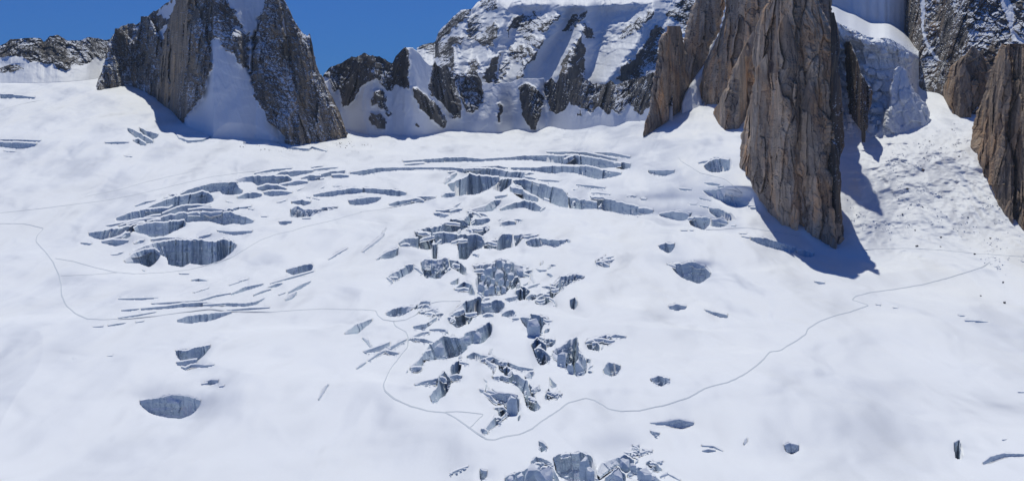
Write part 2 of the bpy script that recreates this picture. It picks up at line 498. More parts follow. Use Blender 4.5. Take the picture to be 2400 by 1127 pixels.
cv(5, [(1900, 225), (1960, 210), (2030, 205)], [(1900, 232), (1970, 228), (2030, 212)])
cv(5, [(1990, 190), (2050, 172), (2120, 175)], [(1990, 198), (2060, 198), (2120, 190)])
cv(5, [(770, 452), (850, 422), (950, 398), (1100, 385), (1140, 375)], [(770, 464), (900, 445), (960, 436), (1040, 436), (1100, 418), (1145, 388)], 'narrow wedge shaped crevasse below the layered scarp in the left band')
cv(5, [(1070, 425), (1200, 373), (1300, 368), (1390, 368)], [(1070, 437), (1180, 410), (1280, 394), (1390, 387)])
cv(5, [(1010, 470), (1100, 438), (1200, 423), (1330, 416), (1520, 418), (1580, 433), (1675, 470)], [(1010, 480), (1120, 478), (1200, 472), (1260, 466), (1380, 462), (1480, 490), (1550, 477), (1600, 488), (1675, 480)], 'ragged broken ice wall above the smooth snow mound in the left crevasse band')
cv(5, [(880, 520), (960, 488), (1100, 478), (1220, 470), (1225, 490)], [(890, 532), (960, 550), (1000, 568), (1070, 567), (1130, 540), (1190, 512), (1225, 497)], 'deep blue pit with overhanging wall on the left edge of the snow mound')
cv(5, [(585, 553), (660, 541), (780, 523), (870, 503), (960, 483)], [(590, 565), (660, 582), (720, 582), (790, 562), (850, 547), (885, 525)], 'dark pointed crevasse at the far left tip of the crevasse band')
cv(5, [(720, 500), (830, 480), (960, 460), (1050, 453)], [(720, 506), (830, 492), (960, 475), (1050, 462)])
cv(5, [(1240, 400), (1330, 390), (1450, 398), (1500, 405)], [(1240, 408), (1330, 402), (1450, 410), (1500, 412)])
cv(5, [(1520, 395), (1580, 380), (1660, 372)], [(1520, 402), (1590, 390), (1660, 380)])
cv(5, [(670, 608), (740, 596), (850, 601)], [(670, 612), (770, 627), (850, 609)])
ck(5, [(530, 617), (570, 622), (605, 624)], 8)
cv(5, [(860, 695), (900, 660), (960, 638), (1050, 613), (1150, 600), (1300, 598), (1420, 613), (1480, 593), (1530, 603), (1560, 633)], [(862, 702), (920, 692), (1000, 662), (1060, 678), (1100, 703), (1115, 753), (1160, 757), (1200, 767), (1250, 737), (1330, 752), (1430, 742), (1490, 702), (1560, 642)], 'largest open pit of the left crevasse band, with a tall pale back wall')
cv(5, [(820, 735), (880, 688), (950, 663), (1010, 653), (1055, 680)], [(830, 742), (920, 737), (985, 768), (1030, 738), (1055, 692)], 'broken ice ledge at the left corner of the largest open pit')
cv(5, [(1000, 595), (1080, 583), (1200, 586)], [(1000, 605), (1080, 602), (1200, 594)])
cv(5, [(1300, 580), (1385, 560)], [(1310, 590), (1385, 572)])
cv(5, [(1430, 535), (1530, 543), (1665, 538)], [(1440, 542), (1550, 559), (1665, 547)])
cv(5, [(880, 618), (920, 600), (950, 600)], [(890, 622), (930, 615), (950, 606)])
ck(5, [(735, 692), (800, 685), (815, 680)], 7)
cv(5, [(1920, 400), (1960, 373), (2000, 398), (2060, 398), (2130, 383), (2230, 378)], [(1915, 440), (1975, 437), (2050, 432), (2130, 402), (2230, 384)], 'rough crevasse with a rubble edge between the left band and the central snow dome')
cv(5, [(1925, 345), (1990, 333), (2050, 343)], [(1930, 352), (2000, 359), (2050, 350)])
cv(5, [(2070, 300), (2160, 283), (2260, 266), (2340, 256), (2395, 263)], [(2070, 309), (2190, 303), (2260, 289), (2395, 278)])
cv(5, [(1840, 478), (1880, 473), (1925, 475)], [(1850, 490), (1880, 491), (1925, 482)])
cv(5, [(1890, 795), (1960, 775), (2055, 755), (2067, 768)], [(1895, 805), (1960, 820), (2030, 802), (2067, 775)], 'small dark sinkhole in smooth snow below the left crevasse band')
ck(5, [(2170, 725), (2230, 690), (2290, 658)], 7)
ck(5, [(1515, 893), (1580, 872), (1640, 855)], 4)
ck(5, [(1785, 885), (1890, 855), (1980, 830), (2075, 803)], 5)
ck(5, [(1775, 910), (1820, 895), (1865, 883)], 13)
ck(5, [(1905, 945), (1980, 905), (2055, 870)], 17)
ck(5, [(1675, 962), (1730, 940), (1790, 922)], 10)
ck(5, [(1840, 962), (1885, 945)], 8)
ck(5, [(1885, 995), (1930, 965), (1960, 940)], 24)
ck(5, [(1000, 1018), (1150, 1010), (1310, 1000), (1430, 965), (1530, 948)], 6)
ck(5, [(1525, 956), (1620, 915), (1740, 888)], 17)
ck(5, [(780, 987), (930, 985), (1050, 978)], 6)
ck(5, [(800, 1062), (860, 1058), (920, 1052)], 7)
cv(5, [(930, 1050), (1100, 1034), (1220, 1016), (1360, 1010), (1490, 1014)], [(930, 1056), (1100, 1044), (1220, 1030), (1360, 1026), (1490, 1018)], 'long thin slit crevasse in smooth snow on the lower left')
ck(5, [(1340, 1027), (1500, 1021), (1620, 1022), (1690, 1010), (1750, 982)], 13)
ck(5, [(780, 1112), (900, 1095), (1030, 1072)], 5)
ck(5, [(1500, 1060), (1640, 1050), (1780, 1043)], 6)
ck(5, [(1265, 863), (1310, 859), (1368, 866)], 10)
ck(5, [(1185, 820), (1250, 822)], 6)
ck(5, [(1285, 945), (1370, 915), (1380, 912)], 4)
cv(8, [(1097, 130), (1160, 106), (1300, 91), (1432, 79)], [(1097, 137), (1180, 137), (1300, 122), (1432, 84)], 'spindle shaped crevasse beside the ski track on the lower left')
# --- top centre
cv(6, [(550, 134), (700, 123), (850, 111), (960, 110), (1060, 120), (1250, 110), (1340, 100), (1450, 98), (1560, 101), (1640, 98), (1680, 96)], [(550, 139), (750, 137), (950, 130), (1060, 131), (1250, 120), (1400, 121), (1500, 131), (1600, 144), (1640, 128), (1680, 106)], 'uppermost long arched crevasse crossing the middle of the glacier')
cv(6, [(1610, 125), (1680, 97), (1800, 113), (1950, 143), (1990, 154)], [(1610, 144), (1700, 148), (1800, 167), (1880, 170), (1990, 161)], 'broad dark crevasse at the upper right end of the arched crevasses')
cv(6, [(1490, 74), (1620, 73), (1750, 76), (1850, 98), (1960, 121)], [(1500, 79), (1650, 92), (1750, 101), (1850, 114), (1960, 128)])
cv(6, [(1810, 77), (1920, 80), (2050, 107)], [(1815, 81), (1930, 95), (2050, 115)])
cv(6, [(1940, 150), (2000, 143), (2050, 155)], [(1960, 172), (2000, 180), (2050, 170)])
cv(6, [(1260, 177), (1420, 178), (1550, 166), (1640, 170), (1760, 173), (1850, 188), (1990, 214)], [(1260, 185), (1420, 192), (1560, 208), (1600, 198), (1680, 203), (1760, 225), (1840, 244), (1990, 219)], 'second arched crevasse, with a rounded snow hump in its near lip')
cv(6, [(930, 177), (1000, 174), (1170, 167)], [(940, 186), (1000, 187), (1170, 175)])
cv(11, [(1580, 90), (1900, 78), (2150, 65), (2330, 100)], [(1600, 160), (1700, 125), (1900, 108), (2330, 106)])
cv(11, [(1030, 95), (1250, 90), (1450, 105), (1580, 120)], [(1030, 100), (1260, 130), (1480, 155), (1620, 175)])
cv(6, [(960, 186), (1060, 180), (1150, 185), (1260, 205), (1350, 205), (1357, 222)], [(965, 196), (1020, 214), (1100, 226), (1200, 226), (1350, 240)], 'grey crevasse wall just above the tall central ice cliff')
cv(6, [(200, 209), (280, 198), (370, 180), (480, 178), (700, 176), (900, 177)], [(200, 217), (300, 217), (400, 197), (500, 190), (700, 184), (900, 186)])
cv(6, [(0, 223), (80, 201), (165, 195)], [(0, 237), (80, 218), (165, 206)])
cv(6, [(75, 227), (130, 224), (190, 229)], [(85, 238), (140, 240), (190, 236)])
ck(6, [(560, 158), (620, 153), (690, 148)], 5)
cv(6, [(0, 338), (120, 318), (240, 310), (400, 318), (520, 328), (570, 344)], [(0, 357), (120, 349), (170, 338), (300, 334), (420, 343), (480, 355), (570, 353)], 'curved crevasse lip over a scooped hollow left of centre')
cv(6, [(185, 392), (250, 383), (300, 376), (400, 373)], [(200, 414), (260, 414), (330, 407), (400, 384)])
cv(11, [(240, 740), (400, 685), (620, 660), (650, 625), (800, 605), (1060, 612)], [(240, 750), (380, 752), (560, 720), (690, 690), (800, 655), (1060, 622)], 'hooked crevasse on the near rim of the scooped hollow left of centre')
cv(11, [(1215, 375), (1255, 280), (1310, 265), (1330, 225), (1430, 190)], [(1220, 380), (1280, 350), (1330, 290), (1380, 275), (1430, 210)])
ck(11, [(1270, 182), (1340, 180), (1430, 175)], 20)
cv(11, [(1160, 600), (1220, 550), (1400, 540)], [(1170, 605), (1260, 598), (1400, 582)])
cv(11, [(1280, 385), (1400, 350), (1490, 305), (1600, 250), (1665, 195), (1760, 235), (1860, 255), (2050, 265), (2170, 262)], [(1285, 400), (1410, 565), (1480, 575), (1570, 540), (1700, 550), (1820, 530), (1900, 480), (1990, 445), (2190, 310)], 'tall angular ice cliff at the head of the central icefall')
cv(11, [(2190, 320), (2230, 295), (2330, 292), (2400, 300)], [(2060, 430), (2130, 480), (2220, 500), (2400, 360)], 'blue snow scoop right beside the tall central ice cliff')
cv(6, [(1275, 263), (1350, 256), (1440, 280), (1530, 303), (1600, 323), (1630, 353), (1640, 378)], [(1285, 277), (1350, 313), (1430, 353), (1500, 388), (1560, 418), (1640, 432)], 'long sloping blue crevasse wall running right from the tall central cliff')
cv(6, [(1640, 373), (1720, 388), (1800, 403), (1830, 408)], [(1645, 432), (1720, 442), (1830, 437)])
cv(6, [(1790, 374), (1850, 373), (1950, 398), (2080, 433), (2200, 459)], [(1800, 432), (1900, 453), (2000, 471), (2080, 481), (2200, 469)], 'lower right continuation of the long sloping blue crevasse wall')
cv(6, [(2240, 484), (2320, 470), (2395, 476), (2440, 490)], [(2250, 491), (2320, 503), (2395, 513), (2440, 500)])
cv(6, [(1255, 303), (1330, 303), (1350, 343), (1440, 378)], [(1260, 322), (1310, 362), (1380, 388), (1440, 397)])
cv(11, [(1640, 905), (1665, 845), (1800, 800), (1930, 770), (2030, 690), (2200, 665)], [(1690, 960), (1720, 905), (1790, 850), (1900, 850), (2060, 830), (2205, 690)], 'broken ice rib climbing towards the tall central ice cliff')
cv(11, [(2090, 605), (2200, 585), (2310, 578)], [(2110, 630), (2210, 620), (2310, 590)])
cv(11, [(1530, 1020), (1600, 960), (1650, 900), (1700, 900)], [(1560, 1060), (1640, 1100), (1670, 1000), (1710, 930)])
cv(6, [(1190, 450), (1260, 418), (1350, 396), (1420, 413), (1465, 443)], [(1195, 456), (1260, 443), (1350, 428), (1400, 453), (1465, 459)], 'crescent shaped ice lip standing alone below the blue crevasse wall')
cv(11, [(1680, 1010), (1850, 998), (1990, 985), (2010, 1010)], [(1690, 1090), (1800, 1085), (1900, 1060), (2010, 1030)])
cv(11, [(1060, 845), (1200, 850), (1330, 825), (1415, 810)], [(1065, 855), (1220, 872), (1340, 858), (1415, 825)])
ck(11, [(1370, 800), (1410, 770), (1500, 718)], 18)
ck(6, [(280, 735), (350, 680), (410, 630), (432, 575)], 10)
ck(6, [(55, 785), (120, 745), (180, 712)], 6)
cv(12, [(70, 770), (180, 690), (280, 650), (400, 610)], [(80, 778), (190, 765), (300, 755), (400, 715)])
cv(12, [(410, 520), (520, 450), (620, 430), (750, 435)], [(430, 555), (500, 530), (640, 545), (760, 590)])
cv(12, [(700, 330), (830, 285), (840, 270), (1100, 240), (1230, 170), (1310, 150), (1290, 120), (1420, 110), (1520, 120), (1560, 130)], [(790, 585), (920, 605), (1000, 575), (1010, 380), (1200, 345), (1330, 300), (1400, 290), (1500, 270), (1580, 235), (1650, 200)], 'big folded ice wall with streaked face in the upper centre of the icefall')
cv(12, [(1010, 360), (1200, 345), (1400, 365), (1450, 375)], [(1060, 520), (1180, 510), (1260, 475), (1440, 490)], 'dark ice arch over a snowy shelf in the upper centre of the icefall')
cv(12, [(1000, 560), (1080, 520), (1090, 530)], [(1000, 800), (1070, 800), (1095, 600)])
cv(12, [(1440, 390), (1560, 375), (1640, 380), (1800, 370), (1880, 420), (1910, 490)], [(1460, 770), (1600, 780), (1660, 710), (1720, 620), (1810, 600), (1920, 520)], 'stepped ice pillar wall right of the dark ice arch')
cv(12, [(1590, 285), (1750, 270), (1860, 255), (1940, 240), (2005, 280)], [(1620, 290), (1760, 345), (1850, 380), (1940, 320), (2005, 285)], 'dark triangular hole above the stepped ice pillar wall')
cv(12, [(1910, 500), (2080, 480), (2150, 470), (2210, 365), (2400, 380)], [(1910, 590), (2080, 580), (2190, 630), (2300, 580), (2400, 575)], 'straight cut ice wall in the upper right of the icefall')
cv(6, [(1360, 665), (1400, 646), (1460, 646), (1560, 658), (1625, 653)], [(1370, 684), (1440, 690), (1490, 672), (1550, 692), (1625, 663)])
cv(6, [(1280, 625), (1360, 618)], [(1290, 690), (1312, 667)])
cv(6, [(1190, 545), (1240, 528), (1290, 535)], [(1195, 552), (1240, 550), (1290, 546)])
ck(6, [(1280, 520), (1310, 521), (1335, 526)], 8)
cv(12, [(210, 1120), (290, 1050), (390, 1010), (510, 960), (530, 910), (660, 900)], [(230, 1150), (400, 1110), (520, 1050), (600, 1010), (660, 970), (690, 960)], 'slanting trench on the left side of the central icefall')
cv(12, [(800, 860), (900, 800), (1080, 820), (1220, 780), (1280, 800), (1290, 870)], [(830, 1010), (880, 1110), (1000, 1090), (1130, 1110), (1250, 1000), (1290, 930)], 'rounded ice bowl wall with fluted face, left of the icefall rubble')
cv(12, [(1300, 820), (1440, 830), (1500, 870), (1580, 960)], [(1310, 900), (1430, 960), (1500, 1020), (1600, 1080)])
cv(13, [(60, 470), (240, 450), (440, 420), (470, 360), (580, 350), (740, 400), (800, 450), (1040, 510)], [(130, 560), (150, 640), (110, 720), (160, 950), (330, 960), (620, 930), (830, 640), (1040, 520)], 'rubble filled chaos of broken ice in the middle of the icefall')
cv(13, [(740, 770), (790, 700), (850, 660), (880, 740)], [(720, 850), (780, 830), (840, 790), (895, 770)])
cv(13, [(890, 870), (910, 825), (990, 870), (1060, 910)], [(940, 960), (960, 1040), (1000, 960), (1060, 920)])
cv(13, [(1430, 800), (1490, 790), (1600, 680), (1780, 630), (1880, 610), (2030, 655)], [(1430, 1050), (1500, 960), (1600, 860), (1780, 730), (1870, 715), (2030, 670)], 'deep diagonal trench right of the icefall rubble')
cv(13, [(1160, 1090), (1250, 1010), (1400, 930), (1440, 830)], [(1170, 1120), (1350, 1110), (1420, 1050), (1450, 960)])
ck(13, [(1080, 570), (1090, 680), (1155, 810)], 34)
ck(13, [(890, 615), (970, 625), (1060, 645)], 22)
ck(13, [(1170, 525), (1230, 555), (1360, 545)], 20)
ck(13, [(1400, 455), (1460, 462), (1520, 465)], 26)
ck(13, [(1255, 455), (1280, 420), (1290, 400)], 36)
cv(13, [(820, 910), (900, 880), (940, 920)], [(820, 1000), (880, 1040), (950, 1030)])
cv(13, [(1000, 1030), (1080, 970), (1210, 980)], [(1010, 1040), (1120, 1035), (1210, 1000)])
cv(6, [(860, 935), (915, 905)], [(865, 941), (915, 936)])
cv(6, [(890, 975), (950, 930), (1000, 950), (1020, 1000)], [(895, 986), (960, 966), (1000, 1006), (1022, 1008)])
# --- centre and lower centre
cv(14, [(30, 400), (150, 340), (320, 290), (560, 290)], [(50, 425), (200, 420), (330, 405), (470, 330)], 'shallow shaded scoop under the snow dome beside the track junction')
ck(14, [(785, 290), (830, 335), (930, 385), (990, 425)], 40)
ck(14, [(720, 412), (810, 405), (900, 425)], 18)
cv(14, [(510, 635), (640, 600), (740, 585), (830, 530), (930, 470)], [(520, 655), (690, 665), (760, 620), (830, 570), (930, 495)])
cv(14, [(1250, 345), (1410, 235), (1450, 190), (1600, 155), (1680, 90), (1715, 150)], [(1290, 355), (1430, 330), (1490, 560), (1560, 430), (1640, 395), (1705, 360)], 'jagged ice wall falling into a pit above the central snow shelf')
cv(14, [(1150, 450), (1280, 370), (1400, 340), (1430, 400)], [(1200, 560), (1300, 620), (1420, 560), (1490, 560)])
cv(14, [(1710, 225), (1860, 220), (1960, 180), (2060, 185), (2120, 230)], [(1710, 370), (1800, 370), (1900, 345), (2020, 350), (2120, 250)], 'rounded grey ice faces right of the jagged ice wall')
cv(14, [(2070, 420), (2160, 365), (2260, 345), (2305, 390)], [(2080, 432), (2200, 432), (2240, 425), (2305, 400)])
ck(14, [(800, 690), (950, 688), (1070, 700), (1130, 760)], 26)
ck(14, [(0, 1050), (130, 1005), (260, 930), (400, 860)], 30)
ck(14, [(430, 875), (560, 800), (680, 750), (800, 730)], 26)
ck(14, [(530, 845), (700, 875), (880, 920)], 40)
cv(14, [(680, 1120), (820, 950), (930, 880), (1040, 800), (1220, 830), (1400, 830), (1420, 760), (1600, 700), (1740, 620), (1850, 550), (1890, 600)], [(700, 1180), (900, 1160), (1100, 1150), (1310, 1100), (1440, 1000), (1470, 930), (1530, 890), (1700, 880), (1780, 840), (1860, 760), (1905, 690)], 'wide jagged chasm with black clefts in the middle of the lower icefall')
cv(16, [(135, 240), (260, 130), (340, 10), (420, 0)], [(180, 290), (270, 215), (340, 110), (420, 70)])
ck(16, [(70, 320), (95, 280)], 22)
cv(15, [(1040, 335), (1130, 335), (1240, 330), (1230, 265), (1370, 285), (1530, 350)], [(1160, 480), (1240, 560), (1340, 635), (1400, 610), (1440, 440), (1530, 375)], 'round hole holding a single tall ice block, right of the central shelf')
ck(15, [(900, 350), (970, 355), (1030, 345)], 20)
cv(15, [(1240, 800), (1340, 690), (1430, 760), (1500, 800)], [(1260, 815), (1330, 1000), (1380, 1080), (1500, 840)], 'ragged leaf shaped crack field on the right side of the lower icefall')
cv(15, [(1290, 900), (1400, 860), (1470, 940), (1560, 1000)], [(1340, 1000), (1370, 1110), (1440, 1120), (1575, 1040)])
cv(15, [(1465, 745), (1500, 700), (1660, 720)], [(1480, 765), (1600, 805), (1660, 770)])
cv(7, [(1310, 320), (1370, 290), (1420, 250), (1460, 238), (1470, 330), (1515, 380)], [(1350, 402), (1390, 412), (1430, 442), (1460, 462), (1515, 442)], 'dark pit with crumbling walls on the right flank of the lower icefall')
cv(7, [(1575, 245), (1640, 222), (1670, 238)], [(1590, 264), (1650, 270), (1670, 250)])
cv(7, [(1520, 258), (1560, 263), (1595, 288)], [(1525, 297), (1570, 302), (1595, 312)])
cv(7, [(1620, 438), (1650, 392), (1725, 413)], [(1625, 450), (1690, 460), (1725, 427)], 'small square hole in smooth snow right of the lower icefall')
cv(7, [(1910, 493), (1960, 477), (2030, 493)], [(1920, 501), (1980, 522), (2030, 504)], 'lens shaped hole with a snow lip left of the long track')
cv(16, [(920, 85), (1000, 30), (1100, 65), (1250, 90), (1350, 135), (1470, 165), (1640, 230), (1840, 262)], [(925, 95), (1000, 95), (1180, 115), (1300, 155), (1380, 190), (1480, 200), (1650, 262), (1840, 275)], 'thick branching crack across the flat central snow slab')
cv(16, [(1355, 170), (1470, 175), (1480, 190)], [(1370, 230), (1410, 275), (1470, 215)])
ck(16, [(1165, 135), (1230, 195), (1320, 235)], 26)
ck(16, [(1265, 240), (1300, 265), (1285, 350)], 26)
cv(16, [(690, 235), (760, 165), (840, 140), (845, 150)], [(705, 340), (725, 395), (800, 300), (830, 230)], 'dark upright slot left of the flat central snow slab')
cv(16, [(190, 480), (300, 440), (520, 390)], [(200, 486), (330, 462), (520, 450)])
cv(16, [(400, 640), (450, 570), (510, 520), (520, 390), (600, 295), (690, 420)], [(430, 710), (490, 690), (550, 620), (600, 600), (650, 530), (690, 430)], 'layered curved ice wall ending in a round dark hole')
cv(16, [(1420, 270), (1480, 225), (1560, 330), (1680, 380), (1750, 440), (1780, 560), (1800, 640)], [(1430, 290), (1480, 390), (1560, 420), (1640, 480), (1720, 590), (1740, 720), (1770, 760)], 'deep dark cleft running down the lower icefall')
cv(16, [(1285, 375), (1400, 360), (1500, 385)], [(1290, 390), (1400, 402), (1500, 420)])
cv(16, [(1780, 470), (1850, 560), (1860, 680), (1930, 780)], [(1760, 720), (1800, 790), (1850, 815), (1930, 795)])
cv(16, [(1720, 365), (1790, 300), (1840, 300)], [(1740, 378), (1810, 360), (1850, 320)])
ck(16, [(1150, 405), (1195, 440), (1190, 500), (1170, 550)], 14)
ck(16, [(1180, 560), (1290, 600), (1340, 630)], 16)
cv(16, [(1260, 535), (1330, 595), (1460, 610), (1590, 605)], [(1270, 545), (1330, 625), (1440, 680), (1600, 640)])
ck(16, [(1145, 590), (1230, 640), (1280, 700), (1340, 738)], 22)
cv(16, [(1450, 690), (1470, 640), (1560, 625), (1640, 690)], [(1510, 800), (1570, 880), (1620, 850), (1650, 790)], 'smooth fronted ice block face in the lower icefall')
cv(16, [(1350, 850), (1370, 790), (1430, 800), (1480, 860)], [(1370, 880), (1400, 915), (1440, 890), (1485, 885)])
cv(16, [(1170, 1110), (1240, 1010), (1310, 930), (1400, 950)], [(1175, 1118), (1250, 1070), (1320, 1010), (1405, 965)], 'tapering crack at the lower tip of the icefall above the track bend')
cv(16, [(2060, 375), (2110, 440), (2160, 480)], [(2070, 460), (2110, 510), (2160, 492)])
cv(16, [(2000, 640), (2050, 540), (2090, 600), (2150, 625)], [(2005, 665), (2040, 650), (2090, 640), (2155, 638)])
cv(16, [(1625, 930), (1655, 900)], [(1630, 990), (1655, 930)])
# --- bottom
cv(17, [(810, 165), (850, 180), (905, 230)], [(815, 200), (850, 268), (905, 240)])
cv(17, [(985, 360), (1060, 320), (1170, 305), (1220, 320), (1300, 295), (1400, 330), (1440, 370)], [(1020, 480), (1060, 530), (1150, 570), (1230, 610), (1330, 640), (1450, 640), (1500, 560)], 'large dark chasm at the bottom edge, middle one of three')
cv(17, [(720, 410), (780, 355), (860, 365), (940, 410), (985, 440)], [(730, 425), (800, 420), (880, 410), (940, 430), (985, 460)])
cv(17, [(420, 600), (460, 570), (640, 510), (780, 430), (880, 440)], [(430, 680), (600, 660), (720, 570), (820, 500), (880, 465)], 'ice step with rounded blocks at the bottom edge, left of the large chasm')
cv(17, [(720, 590), (820, 500), (930, 455), (980, 480), (1060, 640)], [(620, 700), (760, 690), (880, 560), (960, 530), (1070, 700)])
cv(17, [(1495, 555), (1560, 430), (1700, 380), (1830, 330), (1930, 390)], [(1530, 580), (1600, 520), (1740, 420), (1820, 490), (1930, 430)], 'broken blue hollow at the bottom edge, right of the large chasm')
cv(17, [(1590, 600), (1680, 540), (1740, 470), (1830, 560)], [(1600, 680), (1680, 690), (1760, 690), (1830, 640)])
cv(17, [(2070, 420), (2120, 395), (2200, 440), (2250, 490)], [(2080, 430), (2130, 450), (2180, 490), (2250, 500)])
cv(17, [(1940, 500), (1980, 470), (2100, 510), (2160, 560), (2240, 630)], [(1950, 520), (2020, 515), (2100, 560), (2150, 600), (2230, 660)])
cv(17, [(125, 490), (160, 510), (205, 515)], [(130, 580), (150, 605), (205, 545)])
ck(17, [(1815, 300), (1900, 320), (1955, 332)], 14)
ck(17, [(1880, 300), (1960, 297), (2020, 295)], 10)
cv(17, [(2120, 45), (2170, 60), (2230, 70)], [(2125, 60), (2170, 90), (2230, 85)])
ck(7, [(670, 1080), (720, 1060), (785, 1035)], 7)
cv(9, [(-60, 806), (20, 800), (100, 788), (180, 804)], [(-60, 809), (20, 808), (110, 820), (180, 811)])
# --- lower left
cv(8, [(1085, 320), (1160, 316), (1250, 293), (1300, 285)], [(1090, 335), (1130, 377), (1200, 377), (1260, 337), (1300, 293)], 'triangular blue pit alone in the smooth snow on the lower left')
cv(8, [(1090, 392), (1150, 382), (1220, 374)], [(1095, 402), (1140, 406), (1220, 382)])
ck(8, [(1120, 420), (1145, 430), (1180, 412), (1230, 411), (1270, 417), (1325, 408)], 8)
cv(8, [(1265, 515), (1300, 502), (1350, 504)], [(1270, 522), (1310, 520), (1350, 513)])
ck(8, [(1245, 528), (1285, 521)], 7)
ck(8, [(1355, 543), (1388, 538)], 6)
cv(8, [(865, 630), (960, 618), (1060, 597), (1160, 602), (1240, 631)], [(870, 646), (930, 687), (1040, 714), (1120, 719), (1180, 697), (1240, 641)], 'big bowl shaped sinkhole in smooth snow at the lower left')
ck(8, [(575, 173), (640, 169)], 5)
ck(8, [(668, 165), (720, 157), (778, 148)], 5)
ck(8, [(840, 145), (890, 137)], 4)
ck(8, [(1970, 622), (2000, 575), (2030, 528)], 9)
ck(8, [(440, 370), (475, 370)], 5)
ck(8, [(665, 355), (702, 350)], 5)
cv(7, [(20, 210), (90, 158), (190, 124)], [(25, 214), (100, 198), (190, 134)], 'dark slanting slot just below the track junction')
ck(7, [(130, 240), (160, 262), (185, 305)], 16)
cv(7, [(135, 325), (220, 298), (300, 266)], [(140, 331), (230, 313), (300, 282)])
ck(7, [(95, 432), (125, 410), (155, 392)], 9)
ck(7, [(165, 385), (230, 340), (290, 312)], 7)
# --- right side
cv(9, [(40, 160), (80, 149), (140, 159)], [(45, 171), (85, 174), (140, 166)])
cv(9, [(240, 178), (300, 193), (365, 208)], [(245, 183), (320, 212), (368, 217)])
cv(9, [(680, 930), (710, 916), (760, 928)], [(690, 951), (730, 957), (760, 947)], 'small toothed hole in the smooth snow at the lower right')
cv(9, [(1622, 915), (1650, 898), (1656, 950)], [(1628, 985), (1645, 990), (1665, 995)], 'narrow upright hole near the lower right corner')
cv(9, [(1780, 1024), (1830, 988), (1900, 973), (2040, 976)], [(1783, 1029), (1840, 1005), (1900, 985), (2040, 982)], 'curved slit in smooth snow at the lower right corner')
ck(9, [(225, 960), (260, 955), (300, 957)], 9)
ck(9, [(225, 930), (290, 935), (340, 960)], 5)
ck(9, [(458, 920), (468, 905), (475, 890)], 12)
ck(9, [(35, 1085), (70, 1102), (105, 1122)], 5)
ck(9, [(1190, 150), (1215, 153)], 4)
ck(9, [(1285, 167), (1310, 170)], 4)
ck(9, [(1645, 210), (1690, 212)], 4)
ck(9, [(1680, 238), (1750, 242), (1810, 247)], 4)
ck(9, [(1970, 633), (2010, 635)], 5)
ck(9, [(1885, 898), (1912, 896)], 6)
cv(4, [(400, 235), (440, 203), (500, 193), (560, 198)], [(410, 252), (450, 267), (520, 264), (570, 252)])
cv(4, [(50, 265), (120, 268), (215, 266)], [(60, 279), (150, 292), (215, 276)])
cv(4, [(395, 393), (500, 393), (600, 428), (680, 468)], [(410, 404), (500, 443), (580, 483), (680, 479)], 'broken dark crevasse beside the foot of the tall rock tower')
cv(4, [(430, 500), (500, 508), (560, 538)], [(440, 522), (500, 563), (600, 570)])
cv(4, [(130, 535), (220, 520), (320, 533)], [(135, 543), (250, 570), (290, 562), (320, 541)])
cv(4, [(300, 565), (400, 558), (440, 568)], [(320, 597), (400, 628), (440, 582)], 'ragged grey hole on the snow slope left of the rock tower')
cv(4, [(450, 575), (520, 566), (545, 588)], [(440, 602), (500, 610), (545, 599)])
cv(4, [(690, 683), (780, 688), (860, 713), (970, 746)], [(695, 693), (760, 718), (860, 748), (965, 770)], 'long smooth slot on the snow slope below the rock tower')
cv(4, [(975, 760), (1030, 763), (1085, 783)], [(980, 777), (1050, 797), (1085, 792)])
cv(4, [(115, 735), (160, 720), (215, 723)], [(125, 747), (180, 773), (215, 742)], 'dark hole with a curled snow rim on the right hand slope')
cv(4, [(190, 848), (270, 848), (330, 833), (400, 863), (440, 908)], [(220, 893), (290, 933), (370, 958), (440, 917)], 'torn dark hole in front of a bright curved drift on the right hand slope')
cv(4, [(-10, 505), (40, 498), (80, 508)], [(-10, 520), (40, 526), (85, 524)])
ck(4, [(400, 345), (450, 348), (500, 355)], 9)
ck(4, [(240, 380), (320, 386)], 7)
ck(4, [(1090, 958), (1120, 965), (1155, 968)], 9)
ck(6, [(1845, 787), (1880, 790), (1920, 794)], 9)
ck(6, [(1690, 290), (1800, 302), (1885, 312)], 9)
ck(6, [(1440, 258), (1520, 263), (1590, 268)], 7)
ck(6, [(1790, 372), (1870, 376)], 10)
ck(6, [(2120, 385), (2155, 388)], 12)
cv(6, [(1650, 1050), (1690, 1033), (1700, 1078)], [(1655, 1097), (1675, 1100), (1692, 1087)])
# --- upper left
cv(1, [(0, 623), (80, 626), (230, 644)], [(0, 647), (100, 645), (230, 649)], 'shaded snow step at the left edge near the far ridge')
cv(1, [(0, 923), (130, 923), (270, 929)], [(0, 932), (120, 935), (270, 933)])
cv(1, [(-20, 940), (100, 943), (240, 950)], [(-20, 962), (110, 975), (190, 970), (240, 956)], 'lens shaped crevasse at the left edge of the upper glacier')
ck(1, [(25, 998), (100, 1002)], 8)
cv(1, [(840, 845), (920, 878), (1010, 933)], [(845, 862), (940, 933), (1010, 943)], 'slanting blue crevasse at the foot of the left rock peak')
cv(1, [(920, 843), (980, 868), (1045, 888)], [(930, 872), (1000, 922), (1045, 897)])
cv(1, [(880, 925), (910, 918), (965, 950)], [(890, 935), (930, 950), (965, 956)])
ck(1, [(695, 943), (780, 942), (850, 940)], 10)
ck(1, [(820, 1031), (875, 1036)], 7)
ck(1, [(1160, 880), (1180, 910), (1240, 932), (1340, 927), (1400, 898), (1450, 838), (1510, 808)], 9)
ck(1, [(1830, 940), (1900, 975), (2040, 988), (2060, 972), (2160, 1000)], 9)

